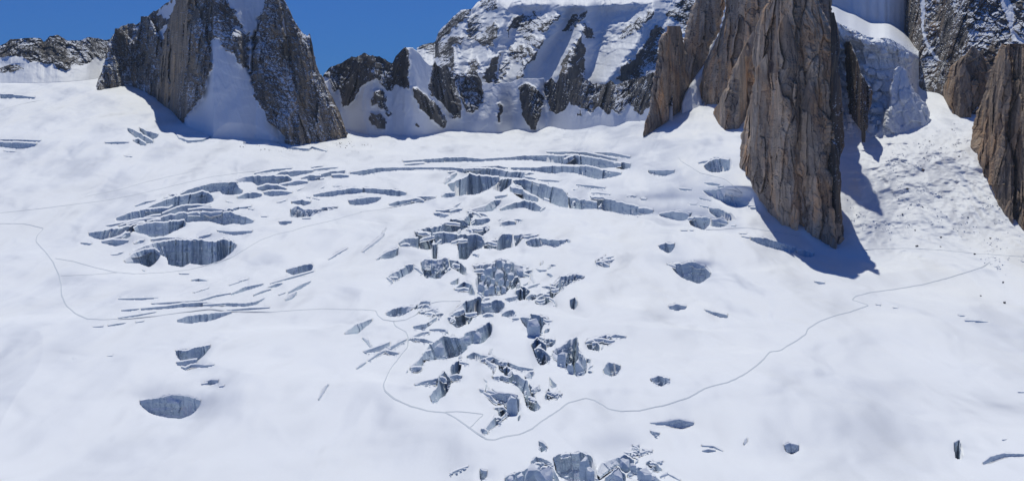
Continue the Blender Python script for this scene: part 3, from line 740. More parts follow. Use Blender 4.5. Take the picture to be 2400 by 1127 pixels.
# --- finer cracks
for w_, th_, pts_ in (
    (21, 18, [(350, 668), (450, 655), (640, 620)]), (21, 20, [(600, 670), (800, 610), (1040, 545)]), (21, 25, [(720, 660), (900, 620), (1040, 600)]), (21, 25, [(1030, 540), (1200, 500), (1330, 480)]),
    (21, 20, [(1080, 600), (1200, 575), (1330, 565)]), (21, 30, [(1800, 465), (1950, 445), (2020, 470)]), (21, 40, [(2050, 430), (2200, 460), (2390, 440)]), (21, 12, [(1390, 185), (1460, 165)]),
    (21, 22, [(1480, 140), (1540, 125), (1600, 140)]), (21, 15, [(1650, 890), (1720, 890)]), (21, 28, [(1160, 915), (1300, 885), (1450, 880)]), (21, 42, [(910, 962), (970, 942), (1030, 925)]), (21, 15, [(1480, 880), (1600, 880)]),
    (21, 20, [(1790, 905), (1940, 900)]), (21, 36, [(870, 1110), (940, 1070), (1010, 1040)]), (21, 20, [(1960, 368), (2080, 354), (2220, 338)]), (22, 14, [(1580, 620), (1700, 640)]), (22, 18, [(1800, 725), (1950, 715), (2020, 700)]),
    (22, 18, [(1960, 745), (2060, 760)]), (22, 50, [(1150, 800), (1300, 850), (1500, 810)]), (22, 40, [(1540, 790), (1620, 760), (1700, 765)]), (22, 20, [(2180, 880), (2300, 880)]),
    (23, 14, [(1570, 95), (1700, 80), (1780, 72)]), (23, 10, [(1730, 465), (1790, 440)]), (23, 22, [(1320, 500), (1450, 450)]), (23, 10, [(1950, 425), (2090, 422)]), (23, 14, [(960, 710), (1050, 700), (1130, 665)]),
    (23, 14, [(1410, 990), (1570, 985)]), (23, 40, [(1480, 620), (1550, 625)]), (23, 14, [(1590, 630), (1720, 660)]), (23, 16, [(1730, 300), (1800, 290)]), (24, 16, [(150, 430), (280, 415)]), (24, 14, [(700, 695), (750, 715)]),
    (24, 12, [(1350, 755), (1400, 765)]), (24, 9, [(1590, 1090), (1710, 1062)]), (24, 9, [(1750, 1050), (1865, 1010)]), (24, 9, [(2225, 962), (2400, 905)]), (25, 25, [(540, 220), (600, 200), (680, 200)]), (25, 25, [(520, 260), (620, 280), (720, 295)]),
    (25, 18, [(640, 330), (700, 355), (780, 390)]), (25, 16, [(1370, 485), (1440, 490)]), (25, 9, [(1690, 545), (1820, 545), (2030, 572)]), (25, 28, [(1670, 605), (1800, 625), (1915, 628)]), (25, 12, [(2310, 605), (2400, 598)]),
    (25, 20, [(1940, 145), (2030, 155), (2150, 165)]), (25, 12, [(860, 645), (960, 680)]), (25, 16, [(60, 1030), (110, 1000)]), (26, 16, [(420, 120), (480, 118), (540, 124)]), (26, 32, [(615, 160), (650, 158), (690, 166)]),
    (26, 16, [(1140, 15), (1230, 22), (1330, 36)]), (26, 16, [(1290, 232), (1400, 235)]), (26, 20, [(1440, 255), (1560, 275)]), (26, 7, [(1170, 598), (1265, 598)]), (26, 7, [(1290, 596), (1350, 598)]), (26, 16, [(1880, 535), (1940, 540)]),
    (26, 9, [(2000, 645), (2100, 645)]), (26, 12, [(2030, 680), (2140, 702)]), (26, 8, [(1430, 148), (1600, 185)]), (26, 16, [(1270, 440), (1350, 420), (1440, 405)]), (26, 26, [(2120, 255), (2200, 265)]), (26, 36, [(2150, 285), (2260, 290)]),
    (26, 22, [(1770, 45), (1900, 65), (2030, 100)]), (26, 22, [(1070, 1070), (1150, 1060)]), (26, 14, [(980, 1070), (1100, 1110)]), (28, 14, [(410, 225), (480, 210), (560, 200)]), (28, 12, [(600, 155), (720, 160)]),
    (28, 26, [(510, 475), (600, 490), (670, 500)]), (28, 26, [(660, 530), (730, 525)]), (28, 20, [(720, 570), (830, 595), (960, 625)])):
    ck(w_, pts_, th_)
def fracture_web():
    r = np.random.default_rng(11)
    src = [(t, b) for l, t, b in CREV if 890 < np.mean([p[0] for p in t + b]) < 1440 and 470 < np.mean([p[1] for p in t + b]) < 1010 and np.ptp([p[0] for p in t + b]) > 22]
    src += [(t, b) for l, t, b in CREV if 1150 < np.mean([p[0] for p in t + b]) < 1560 and np.mean([p[1] for p in t + b]) > 1050]
    for i in range(150):
        t, b = src[r.integers(len(src))]
        e = (t if r.random() < 0.5 else b)[0 if r.random() < 0.5 else -1] if r.random() < 0.6 else (t + b)[r.integers(len(t + b))]
        L = r.uniform(9, 40); a = math.radians(r.choice([-38, -22, 12, 28, -60]) + r.normal(0, 10))
        x, y = e[0] + r.normal(0, 7), e[1] + r.normal(0, 5)
        pts = [(x, y)]
        for k_ in range(3):
            a += r.normal(0, 0.35)
            pts.append((pts[-1][0] + L / 3 * math.cos(a), pts[-1][1] + 0.6 * L / 3 * math.sin(a)))
        if pts[0][0] > pts[-1][0]: pts = pts[::-1]
        WIN[0] = (0, 0, 1.0)
        ck(0, pts, 1.6 + 6.0 * r.random() ** 1.6)
fracture_web()
cv(21, [(330, 925), (500, 888), (620, 848), (720, 768)], [(340, 936), (520, 908), (640, 866), (740, 788)])
cv(21, [(620, 840), (700, 798), (790, 788)], [(630, 852), (720, 864), (790, 830)])
cv(21, [(1960, 890), (2010, 848), (2200, 818)], [(1975, 902), (2080, 872), (2200, 832)])
cv(23, [(1000, 405), (1150, 373), (1300, 328), (1510, 343)], [(1010, 414), (1180, 395), (1330, 376), (1510, 354)])
cv(23, [(1330, 655), (1400, 665), (1560, 698)], [(1340, 702), (1450, 742), (1560, 716)])
cv(24, [(2060, 160), (2130, 130), (2220, 160), (2300, 200)], [(2080, 180), (2150, 230), (2250, 240), (2310, 210)])
cv(25, [(280, 440), (380, 458), (490, 478)], [(250, 492), (350, 512), (470, 532)])
cv(26, [(1640, 435), (1740, 448), (1830, 488)], [(1650, 447), (1740, 474), (1830, 499)])
cv(26, [(1270, 1040), (1400, 1058), (1520, 1103)], [(1280, 1050), (1400, 1108), (1520, 1113)])

def resample(pts, n):
    p = np.array(pts, float)
    d = np.r_[0, np.cumsum(np.hypot(*np.diff(p, axis=0).T))]
    u = np.linspace(0, d[-1], n)
    return np.interp(u, d, p[:, 0]), np.interp(u, d, p[:, 1])

# ------------------------------------------------------------------ the glacier surface
def build_glacier():
    xs = np.r_[np.linspace(-950, -70, 26)[:-1], np.arange(-70, 2471, 2.35), np.linspace(2480, 3350, 26)]
    rows = np.r_[np.geomspace(3200, 1190, 26)[:-1], np.arange(1190, 640, -1.9), np.arange(640, 300, -1.25), np.arange(300, 165, -1.7)]
    gx, gr = np.meshgrid(xs, rows)
    D = ground_D(gx, gr)
    P = W(gx, gr, D)
    # behind the feet of the mountains the snow falls away
    top = np.interp(gx, [-1000, 230, 420, 560, 820, 1250, 1500, 1560, 1650, 1740, 1800, 2000, 3400], [168, 182, 232, 282, 284, 280, 284, 250, 222, 205, 190, 168, 168])
    under = gr < top
    Pt = W(gx, top, ground_D(gx, top)); ex = (top - gr)
    Pt[..., 1] += ex * 6; Pt[..., 2] -= ex * 5
    P = np.where(under[..., None], Pt, P)
    mask = np.zeros(gx.shape, bool)
    jx = gx + 1.2 * vnoise(P[..., 0] / 6.0, P[..., 1] / 14.0, 0.0, 41)
    jr = gr + 0.9 * vnoise(P[..., 0] / 5.0, P[..., 1] / 12.0, 0.0, 43)
    for label, top, bot in CREV:
        poly = [(x, y - 1.6) for x, y in top] + [(x, y) for x, y in bot[::-1]]
        mask |= inpoly(jx, jr, poly)
    # rounded near lips: the snow sags towards the opening
    sag = np.zeros(gx.shape)
    sag[4:] = 0; sag[:-3] = mask[3:]
    for _ in range(7):
        sag[2:-2] = (sag[:-4] + sag[1:-3] + sag[2:-2] + sag[3:-1] + sag[4:]) / 5
        sag[:, 2:-2] = (sag[:, :-4] + sag[:, 1:-3] + sag[:, 2:-2] + sag[:, 3:-1] + sag[:, 4:]) / 5
    ahead = np.zeros(gx.shape, bool)          # only where the opening lies beyond (not behind a far lip)
    for d in range(1, 15): ahead[:-d] |= mask[d:]
    behind = np.zeros(gx.shape, bool)
    for d in range(1, 7): behind[d:] |= mask[:-d]
    P[..., 2] -= np.where(mask | (behind & ~ahead), 0, 4.2 * sag)
    near = np.zeros(gx.shape)
    for i in range(1, len(rows)):
        near[i] = np.where(mask[i], np.where(mask[i - 1], near[i - 1], gr[i - 1]), 0)
    deep = np.where(mask, 1.55 * D * np.maximum(near - gr, 0) / F + 3.0, 0)
    P[..., 2] -= deep
    g = new_mesh('glacier', P, grid_faces(*gx.shape), M_SNOW)
    tag(g, 'wide white snow covered glacier filling the valley floor', None, kind='structure')
    return g

glacier = build_glacier()

# ------------------------------------------------------------------ crevasse walls
def crevasse_mesh(top, bot, seed, rubble=False):
    lt = np.sum(np.hypot(*np.diff(np.array(top), axis=0).T)); lb = np.sum(np.hypot(*np.diff(np.array(bot), axis=0).T))
    n = int(np.clip(max(lt, lb) / 1.5, 4, 400))
    tx, ty = resample(top, n); bx, by = resample(bot, n)
    s = np.linspace(0, 1, n)
    L = max(lt, lb)
    taper = np.clip(np.minimum(s, 1 - s) * L / 6.0, 0, 1)
    jag = fbm(s * L / 9.0, seed * 3.7, 0.5, 4, seed)
    hpx = np.maximum(by - ty, 0)
    ty = ty + jag * np.clip(0.24 * hpx, 0.3, 4.2) * taper
    tx = tx + fbm(s * L / 7.0, seed * 1.3, 4.5, 3, seed + 5) * np.clip(0.22 * hpx, 0.2, 3.6) * taper
    by = by + 1.2
    Dt = ground_D(tx, ty)
    hm = np.maximum(by - ty, 0.5) / F * Dt                       # wall height in metres, as far as it shows
    nv = int(np.clip(np.max(by - ty) / 1.3, 4, 60))
    v = np.linspace(0, 1.4, nv)[:, None]
    X = tx + (bx - tx) * np.clip(v, 0, 1)
    R = ty + (by - ty) * v
    lean = np.clip(hm * (0.9 if rubble else 0.16), 0.2, 60)
    Dw = Dt - lean * v
    P = W(X, R, Dw)
    # broken ice: tilted slabs, flutes and small chips
    sc = np.clip(np.median(hm), 2.5, 26)
    a, b, c = P[..., 0], P[..., 1], P[..., 2]
    wv, gap = worley(a / (0.85 * sc) + seed, b / (0.85 * sc), c / (1.1 * sc), seed)
    wv2, gap2 = worley(a / (0.3 * sc) + seed, b / (0.3 * sc), c / (0.45 * sc), seed + 7)
    fl = ridged(a / (0.5 * sc), b / (0.5 * sc), c / (2.2 * sc), 3, seed + 3)
    lay = vnoise(a / (3 * sc), b / (3 * sc), c / (0.16 * sc), seed + 9)
    amp = np.clip(0.34 * hm, 0.2, 8) * np.clip(v * 3.0, 0, 1) * (0.35 + 0.65 * taper)
    dsp = amp * (0.8 * (wv - 0.5) + 0.22 * (wv2 - 0.5) + 0.15 * (fl - 0.45) + 0.25 * lay - 0.08 * np.exp(-gap * 14))
    if rubble:
        v3, g3 = worley(a / 5.5, b / 5.5, c / 4.5, seed + 31)
        v4, g4 = worley(a / 13.0, b / 13.0, c / 10.0, seed + 33)
        dsp = dsp * 0.6 + np.clip(v, 0, 1) * (7 * (v3 - 0.5) + 11 * (v4 - 0.5) - 4 * np.exp(-g3 * 9))
    P[..., 1] -= dsp
    P[..., 0] -= dsp * 0.35 * (wv2 - 0.5)
    # snow cap over the far lip
    r1 = W(tx, ty - 0.5, ground_D(tx, ty - 0.5)); r1[..., 2] += 0.25
    r2 = W(tx, ty - 2.6, ground_D(tx, ty - 2.6)); r2[..., 2] += 0.3
    r3 = W(tx, ty - 5.0, ground_D(tx, ty - 5.0)); r3[..., 2] -= 1.6
    P = np.concatenate([r3[None], r2[None], r1[None], P], 0)
    # floor coming back up to just under the near lip
    fx, fr = bx, by
    low = W(fx, fr + 2.2, ground_D(fx, fr)); low[..., 2] -= np.clip(hm * 0.25, 0.6, 5)
    P = np.concatenate([P, low[None]], 0)
    return P

def build_crevasses():
    k = 0
    for label, top, bot in CREV:
        k += 1
        P = crevasse_mesh(top, bot, k, bool(label) and ('rubble' in label or 'crumbling' in label))
        name = 'crevasse' if label else 'crack'
        o = new_mesh(name, P, grid_faces(P.shape[0], P.shape[1])[:, ::-1], M_ICE, None if label else glacier, smooth=True)
        try:
            o.data.set_sharp_from_angle(angle=math.radians(50))
        except Exception:
            pass
        if label:
            tag(o, label, 'crevasse', 'crevasses in the glacier')

build_crevasses()

# ------------------------------------------------------------------ rock: curtains (massifs, ridges, faces) and towers
def normals(P):
    du = np.gradient(P, axis=1); dv = np.gradient(P, axis=0)
    n = np.cross(du, dv)
    n /= np.linalg.norm(n, axis=-1, keepdims=True) + 1e-9
    return n * np.sign(n[..., 2:3] + 1e-9)

def slabs(a, b, c, w, h, seed, k):
    """granite jointing: upright columns broken into blocks; random block value and nearness of the joint"""
    wb = 3.0 * k * fbm(a / (16 * k), b / (16 * k), c / (16 * k), 3, seed + 5)
    u = (a + 0.6 * b + wb) / w; iu = np.floor(u)
    off = _hash(iu.astype(np.int64), (iu * 0).astype(np.int64), (iu * 0).astype(np.int64), seed + 6)
    q = (c + 1.5 * wb + 0.8 * a) / (h * (0.6 + 0.9 * off)) + off * 9.0; iq = np.floor(q)
    val = _hash(iu.astype(np.int64), iq.astype(np.int64), (iu * 0).astype(np.int64), seed + 7)
    # blocks are tilted, not flush
    fu = u - iu; fq = q - iq
    tilt = _hash(iu.astype(np.int64), iq.astype(np.int64), (iu * 0).astype(np.int64) + 3, seed + 8) - 0.5
    gap = np.minimum(np.minimum(fu, 1 - fu), np.minimum(fq, 1 - fq) * h / w * 1.2 + 0.03)
    return np.clip(val * 0.75 + tilt * (fu - 0.5) * 1.3 + 0.12, 0, 1.2), gap * 1.6

def rock_relief(P, k, seed, groove=1.0, skew=0.0, plates=1.0, ledge=0.0, smoothr=False):
    """how far a rock face stands out: buttresses, joints and plates (metres); skew tilts the joints out of the vertical"""
    a, b, c = P[..., 0], P[..., 1], P[..., 2]
    wx = a + skew * c + 12 * k * fbm(a / (70 * k), b / (70 * k), c / (70 * k), 3, seed + 60)
    wz = c + 14 * k * fbm(a / (50 * k), b / (50 * k), c / (90 * k), 3, seed + 61)
    r = 30 * (ridged(wx / (120 * k), b / (150 * k), wz / (480 * k), 4 if not smoothr else 2, seed, 0.55) - 0.45)
    v1, g1 = worley(wx / (30 * k), b / (34 * k), wz / (150 * k), seed + 1)
    v2, g2 = slabs(wx, b, wz, 8 * k, 46 * k, seed + 2, k) if smoothr else worley(wx / (11 * k), b / (13 * k), wz / (40 * k), seed + 2)
    r = r + plates * (13 * (v1 - 0.5) + (5 if not smoothr else 4.5) * (v2 - 0.5)) - groove * (7 * np.exp(-g1 * 22) + 2.2 * np.exp(-g2 * 16))
    r = r + (7 if not smoothr else 6) * fbm(wx / (18 * k), b / (18 * k), wz / (30 * k), 4, seed + 3, 0.6)
    if ledge:
        u = (c + 0.35 * a) / (26 * k) + 1.6 * fbm(a / (90 * k), b / (90 * k), c / (90 * k), 3, seed + 62)
        w = u - np.floor(u)
        r = r + ledge * (9 * (0.5 - w) + 6 * (ridged(a / (40 * k) + 0.4 * c / (40 * k), b / (40 * k), c / (60 * k), 3, seed + 63) - 0.5))
    if smoothr:          # break the roundness into flat facets
        q = r / 4.5
        r = 0.35 * r + 0.65 * 4.5 * (np.floor(q) + np.clip((q - np.floor(q) - 0.5) * 3.0 + 0.5, 0, 1))
        r = r + 1.5 * fbm(a / (3.2 * k), b / (3.2 * k), c / (6 * k), 3, seed + 64, 0.6)
    return r * k, 0.6 * v1 + 0.4 * v2

def set_tone(o, tone):
    at = o.data.attributes.new('tone', 'FLOAT', 'POINT')
    at.data.foreach_set('value', np.ascontiguousarray(tone, np.float32).ravel())

def split_mesh(name, P, snow_mask, wrap, mrock, parent, snow_name, tone):
    nr, nc = P.shape[:2]
    faces = grid_faces(nr, nc, wrap)
    sm = snow_mask.ravel()
    fs = sm[faces].sum(1) >= 2
    root = parent
    v, f = compact(P, faces[~fs])
    rock = new_mesh(name, v, f, mrock, parent, smooth=False)
    set_tone(rock, tone.ravel()[np.unique(faces[~fs].ravel())])
    if fs.any():
        v, f = compact(P, faces[fs])
        new_mesh(snow_name, v, f, M_SNOWF, parent if parent is not None else rock, smooth=True)
    return rock

def mountain(name, label, cat, ridge, base, run, mat, k=1.0, seed=1, step=1.7, jag=3.0, features=(), rock=None, snow=(),
             base_D=None, ridge_pow=1.0, relief=1.0, snow_slope=None, snow_relief=0.35, group=None, edge=3.0, profile=None, groove=0.25, skew=0.0, plates=0.8, ledge=1.0, flute=0.5):
    """a mountain face from its traced foot and crest: foot on the glacier, crest set back by run metres, body closed behind"""
    x0, x1 = max(ridge[0][0], base[0][0]), min(ridge[-1][0], base[-1][0])
    xs = np.arange(x0, x1, step)
    yr = np.interp(xs, *zip(*ridge)); yb = np.interp(xs, *zip(*base))
    spike = ridged(xs / 16.0, seed * 5.3, 0.2, 4, seed + 80) - 0.5
    yr = yr - jag * (1.6 * spike + 0.6 * fbm(xs / 5.0, seed * 1.7, 0.3, 3, seed + 81)) * np.clip((yb - yr) / 30, 0, 1)
    ker = np.hanning(27)[1:-1]; ker /= ker.sum()
    ybs = np.convolve(np.pad(yb, 12, mode='edge'), ker, 'valid')
    Db = base_D(xs) if base_D else ground_D(xs, ybs)
    nt = int(np.max(yb - yr) / 1.5) + 12
    low = 70.0
    t = np.linspace(-low / np.maximum(np.max(yb - yr), 1), 1, nt)[:, None]
    R = yb + (yr - yb) * t
    gx = np.broadcast_to(xs, R.shape)
    rn = np.interp(xs, *zip(*run)) if not np.isscalar(run) else run
    tt = np.clip(t, 0, 1) ** ridge_pow
    D = Db + rn * tt if profile is None else Db + profile(gx, R, yb)
    P0 = W(gx, R, D)
    rel, tone = rock_relief(P0, k, seed, groove, skew, plates, ledge)
    rel = rel * relief * np.clip(0.35 + 2.0 * np.clip(t, 0, 1), 0, 1)
    for pts, amp, wid in features:
        rel = rel + amp * np.exp(-(dist_line(gx, R, pts) / wid) ** 2)
    # what is snow: traced fields, with ragged edges
    ex = gx + edge * fbm(gx / 9.0, R / 9.0, 0.7, 3, seed + 91) * 2; er = R + edge * fbm(gx / 9.0, R / 7.0, 5.7, 3, seed + 92) * 2
    if rock is not None:
        sm = np.ones(gx.shape, bool)
        for poly in rock: sm &= ~inpoly(ex, er, poly)
    else:
        sm = np.zeros(gx.shape, bool)
    for poly in snow: sm |= inpoly(ex, er, poly)
    soft = sm.astype(float)
    for _ in range(3):
        soft[1:-1, 1:-1] = (soft[1:-1, 1:-1] * 2 + soft[:-2, 1:-1] + soft[2:, 1:-1] + soft[1:-1, :-2] + soft[1:-1, 2:]) / 6
    rel = rel * (1 - soft * (1 - snow_relief)) - soft * 3.0 * k
    rel = rel + flute * soft * (1.6 * k * ridged(P0[..., 0] / (9.0 * k) + 0.05 * P0[..., 2] / k, P0[..., 2] / (160.0 * k), 0.3, 3, seed + 99) + 3.0 * k * fbm(P0[..., 0] / (45 * k), P0[..., 2] / (45 * k), 0.8, 3, seed + 98))
    P = W(gx, R, D - rel)
    if snow_slope is not None:
        n = normals(P)
        sm = sm | ((n[..., 2] > snow_slope + 0.12 * fbm(gx / 14.0, R / 14.0, 0.1, 3, seed + 95)) & (t > 0.02))
    # the far side, dropping away behind the crest
    nb = 9
    crest = P[-1]
    back = []
    fall = np.max(crest[:, 2]) + 200
    for i in range(1, nb + 1):
        q = crest.copy(); f_ = (i / nb) ** 1.4
        q[:, 1] += fall * 0.75 * f_ + 14 * k * vnoise(xs / 30.0, i * 1.7, 0.2, seed + 96)
        q[:, 2] -= (q[:, 2] + 200) * f_
        q[:, 0] = crest[:, 0] * (q[:, 1] / crest[:, 1])
        back.append(q)
    Pall = np.concatenate([P, np.array(back)], 0)
    smb = np.concatenate([sm, np.zeros((nb, len(xs)), bool)], 0)
    root = bpy.data.objects.new(name, None); COL.objects.link(root)
    mid = len(xs) // 2
    root.location = P[0, mid]
    tag(root, label, cat, group)
    for o in (split_mesh('rock_face', Pall, smb, False, mat, root, 'snow_field', np.concatenate([tone, np.full((nb, len(xs)), 0.5)], 0)),):
        pass
    for ch in root.children:
        ch.matrix_parent_inverse = root.matrix_world.inverted() if False else __import__('mathutils').Matrix.Translation(-root.location)
    return root

def tower_mesh(name, left, right, base, thick, mat, seed, k=1.0, lean=0.12, parent=None, step=1.6, d_shift=0.0, smooth_=False, relief=1.0, low=26.0, base_D=None, sharp_feet=70.0, skew=0.0, groove=1.0, ledge=0.12):
    """a rock tower from its two traced flanks: round in plan, foot on the ground line `base`, leaning back by `lean`"""
    top = min(left[0][1], right[0][1]); bottom = max(left[-1][1], right[-1][1])
    rows = np.arange(top, bottom + low, 1.5)
    xl = np.interp(rows, [p[1] for p in left], [p[0] for p in left])
    xr = np.interp(rows, [p[1] for p in right], [p[0] for p in right])
    stp = lambda q, sd: (np.round(1.6 * fbm(rows / 26.0, q, 0.4, 3, sd) * 3) / 3) * 5.0
    env = np.clip((xr - xl) / 60.0, 0.15, 1)
    xl = xl + env * (2.6 * fbm(rows / 9.0, seed * 1.1, 0.2, 4, seed + 11) + stp(seed * 0.7, seed + 13)); xr = xr + env * (2.6 * fbm(rows / 9.0, seed * 2.1, 3.2, 4, seed + 12) + stp(seed * 0.9, seed + 14))
    xr = np.maximum(xr, xl + 0.8)
    nc = int(np.clip(np.max(xr - xl) / step, 10, 260))
    # denser towards the flanks, where the tower turns away
    u = np.sin(np.linspace(-1, 1, nc) * math.pi / 2 * 0.92) / math.sin(math.pi / 2 * 0.92)
    X = xl[:, None] + (xr - xl)[:, None] * (u + 1) / 2
    R = np.broadcast_to(rows[:, None], X.shape)
    yb = np.interp(X, [p[0] for p in base], [p[1] for p in base])
    bx = np.array([p[0] for p in base]); by = np.array([p[1] for p in base])
    Dl = base_D(X) if base_D else ground_D(X, yb)
    Dl = Dl + d_shift
    up = np.clip(yb - R, 0, None)
    wid = (xr - xl)[:, None] / F * np.mean(Dl)
    rnd = 0.5 * wid * thick * (1 - np.sqrt(np.clip(1 - u * u, 0, 1))) * np.clip(up / sharp_feet, 0.15, 1)
    D = Dl + up / F * np.mean(Dl) * lean + rnd
    P0 = W(X, R, D)
    rel, tone = rock_relief(P0, k, seed, groove, skew, 1.7, ledge, True)
    rel = rel * relief * np.clip(1.15 - np.abs(u) ** 6, 0.2, 1) * np.clip(wid / 60.0, 0.15, 1)
    P = W(X, R, D - rel)
    nb = 14
    ub = np.linspace(1, -1, nb + 2)[1:-1]
    Xb = xl[:, None] + (xr - xl)[:, None] * (ub + 1) / 2
    De = np.where(ub > 0, D[:, -1:], D[:, :1])
    Dm = D[:, :1] + (D[:, -1:] - D[:, :1]) * (ub + 1) / 2
    Db = Dm + 0.5 * wid * max(thick, 0.7) * np.sqrt(1 - ub * ub)
    Rb = np.broadcast_to(rows[:, None], Xb.shape)
    Pb = W(Xb, Rb, Db)
    Pb[..., 1] += 5 * k * fbm(Pb[..., 0] / 20, Pb[..., 2] / 40, 0.3, 2, seed + 40)
    Pall = np.concatenate([P, Pb], 1)
    cap = np.broadcast_to(Pall[0].mean(0), Pall[:1].shape)
    Pall = np.concatenate([cap, Pall], 0)
    f = grid_faces(Pall.shape[0], Pall.shape[1], True)
    o = new_mesh(name, Pall, f[:, ::-1], mat, parent, smooth=smooth_)
    tt = np.concatenate([tone, np.full((len(rows), nb), 0.5)], 1); tt = np.concatenate([tt[:1], tt], 0)
    set_tone(o, tt)
    return o

# --- far snow mountain
p2 = lambda pts: px(2, pts)
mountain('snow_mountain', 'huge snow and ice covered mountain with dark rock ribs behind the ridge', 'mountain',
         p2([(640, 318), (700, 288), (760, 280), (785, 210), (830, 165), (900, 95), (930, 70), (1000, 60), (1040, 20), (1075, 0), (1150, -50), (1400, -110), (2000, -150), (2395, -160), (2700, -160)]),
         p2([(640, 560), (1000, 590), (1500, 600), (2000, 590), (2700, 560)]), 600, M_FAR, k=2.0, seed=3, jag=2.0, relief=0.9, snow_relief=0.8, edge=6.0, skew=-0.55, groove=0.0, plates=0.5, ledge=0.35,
         base_D=lambda x: 5000 + 0 * x,
         rock=[p2(q) for q in (
             [(740, 300), (785, 210), (830, 165), (900, 90), (1000, 50), (990, 100), (900, 180), (830, 240), (800, 280)],
             [(630, 300), (720, 260), (800, 290), (870, 235), (935, 235), (940, 270), (890, 310), (890, 400), (895, 490), (850, 460), (800, 430), (760, 380), (700, 330)],
             [(985, 110), (1030, 85), (1065, 150), (1070, 200), (1045, 265), (990, 260), (965, 210)],
             [(1100, 190), (1160, 150), (1190, 200), (1160, 260), (1125, 310), (1080, 310), (1030, 265), (1080, 250)],
             [(1050, 20), (1090, -20), (1160, -20), (1165, 60), (1140, 90), (1090, 60)],
             [(1240, 170), (1290, 110), (1400, 90), (1470, 80), (1480, 110), (1420, 190), (1390, 230), (1440, 260), (1490, 250), (1470, 310), (1440, 330), (1380, 280), (1330, 260), (1320, 200), (1280, 190), (1250, 240), (1225, 270)],
             [(1430, 190), (1500, 120), (1580, 85), (1590, 110), (1530, 170), (1460, 225)],
             [(1580, 220), (1660, 120), (1750, 80), (1765, 100), (1690, 170), (1640, 210)],
             [(1745, 160), (1790, 170), (1810, 240), (1770, 255), (1740, 215)],
             [(1300, 530), (1340, 430), (1370, 360), (1395, 275), (1410, 330), (1440, 345), (1380, 420), (1340, 510)],
             [(1180, 490), (1200, 420), (1270, 360), (1280, 390), (1240, 440), (1220, 520)],
             [(1070, 500), (1120, 400), (1180, 350), (1200, 340), (1180, 440), (1170, 500), (1225, 570), (1080, 570)],
             [(970, 495), (1000, 400), (1040, 350), (1050, 495)],
             [(1580, 560), (1590, 400), (1650, 330), (1730, 230), (1745, 330), (1740, 560)],
             [(1960, 540), (2000, 430), (2080, 390), (2130, 300), (2220, 150), (2250, 170), (2330, 300), (2300, 560)],
             [(1990, 210), (2060, 150), (2190, 70), (2200, 100), (2100, 190), (2060, 240), (1980, 260)],
             [(2290, 90), (2395, -20), (2500, 0), (2500, 260), (2330, 130)],
             [(1230, 330), (1300, 310), (1390, 290), (1340, 400), (1290, 420)])],
         features=[(p2([(1230, 100), (1150, 300), (1060, 480)]), 130, 24), (p2([(1600, 60), (1450, 300), (1330, 520)]), 150, 26), (p2([(1760, 60), (1700, 260), (1620, 500)]), 130, 22),
                   (p2([(1700, 120), (1560, 300), (1430, 500)]), -70, 20), (p2([(2200, 80), (2060, 330), (1880, 540)]), 150, 24), (p2([(1870, 120), (1820, 400), (1760, 540)]), -60, 26),
                   (p2([(1000, 60), (930, 220), (900, 480)]), 110, 20), (p2([(1200, 40), (1400, 30), (1800, 40), (2200, 20)]), 60, 12)])

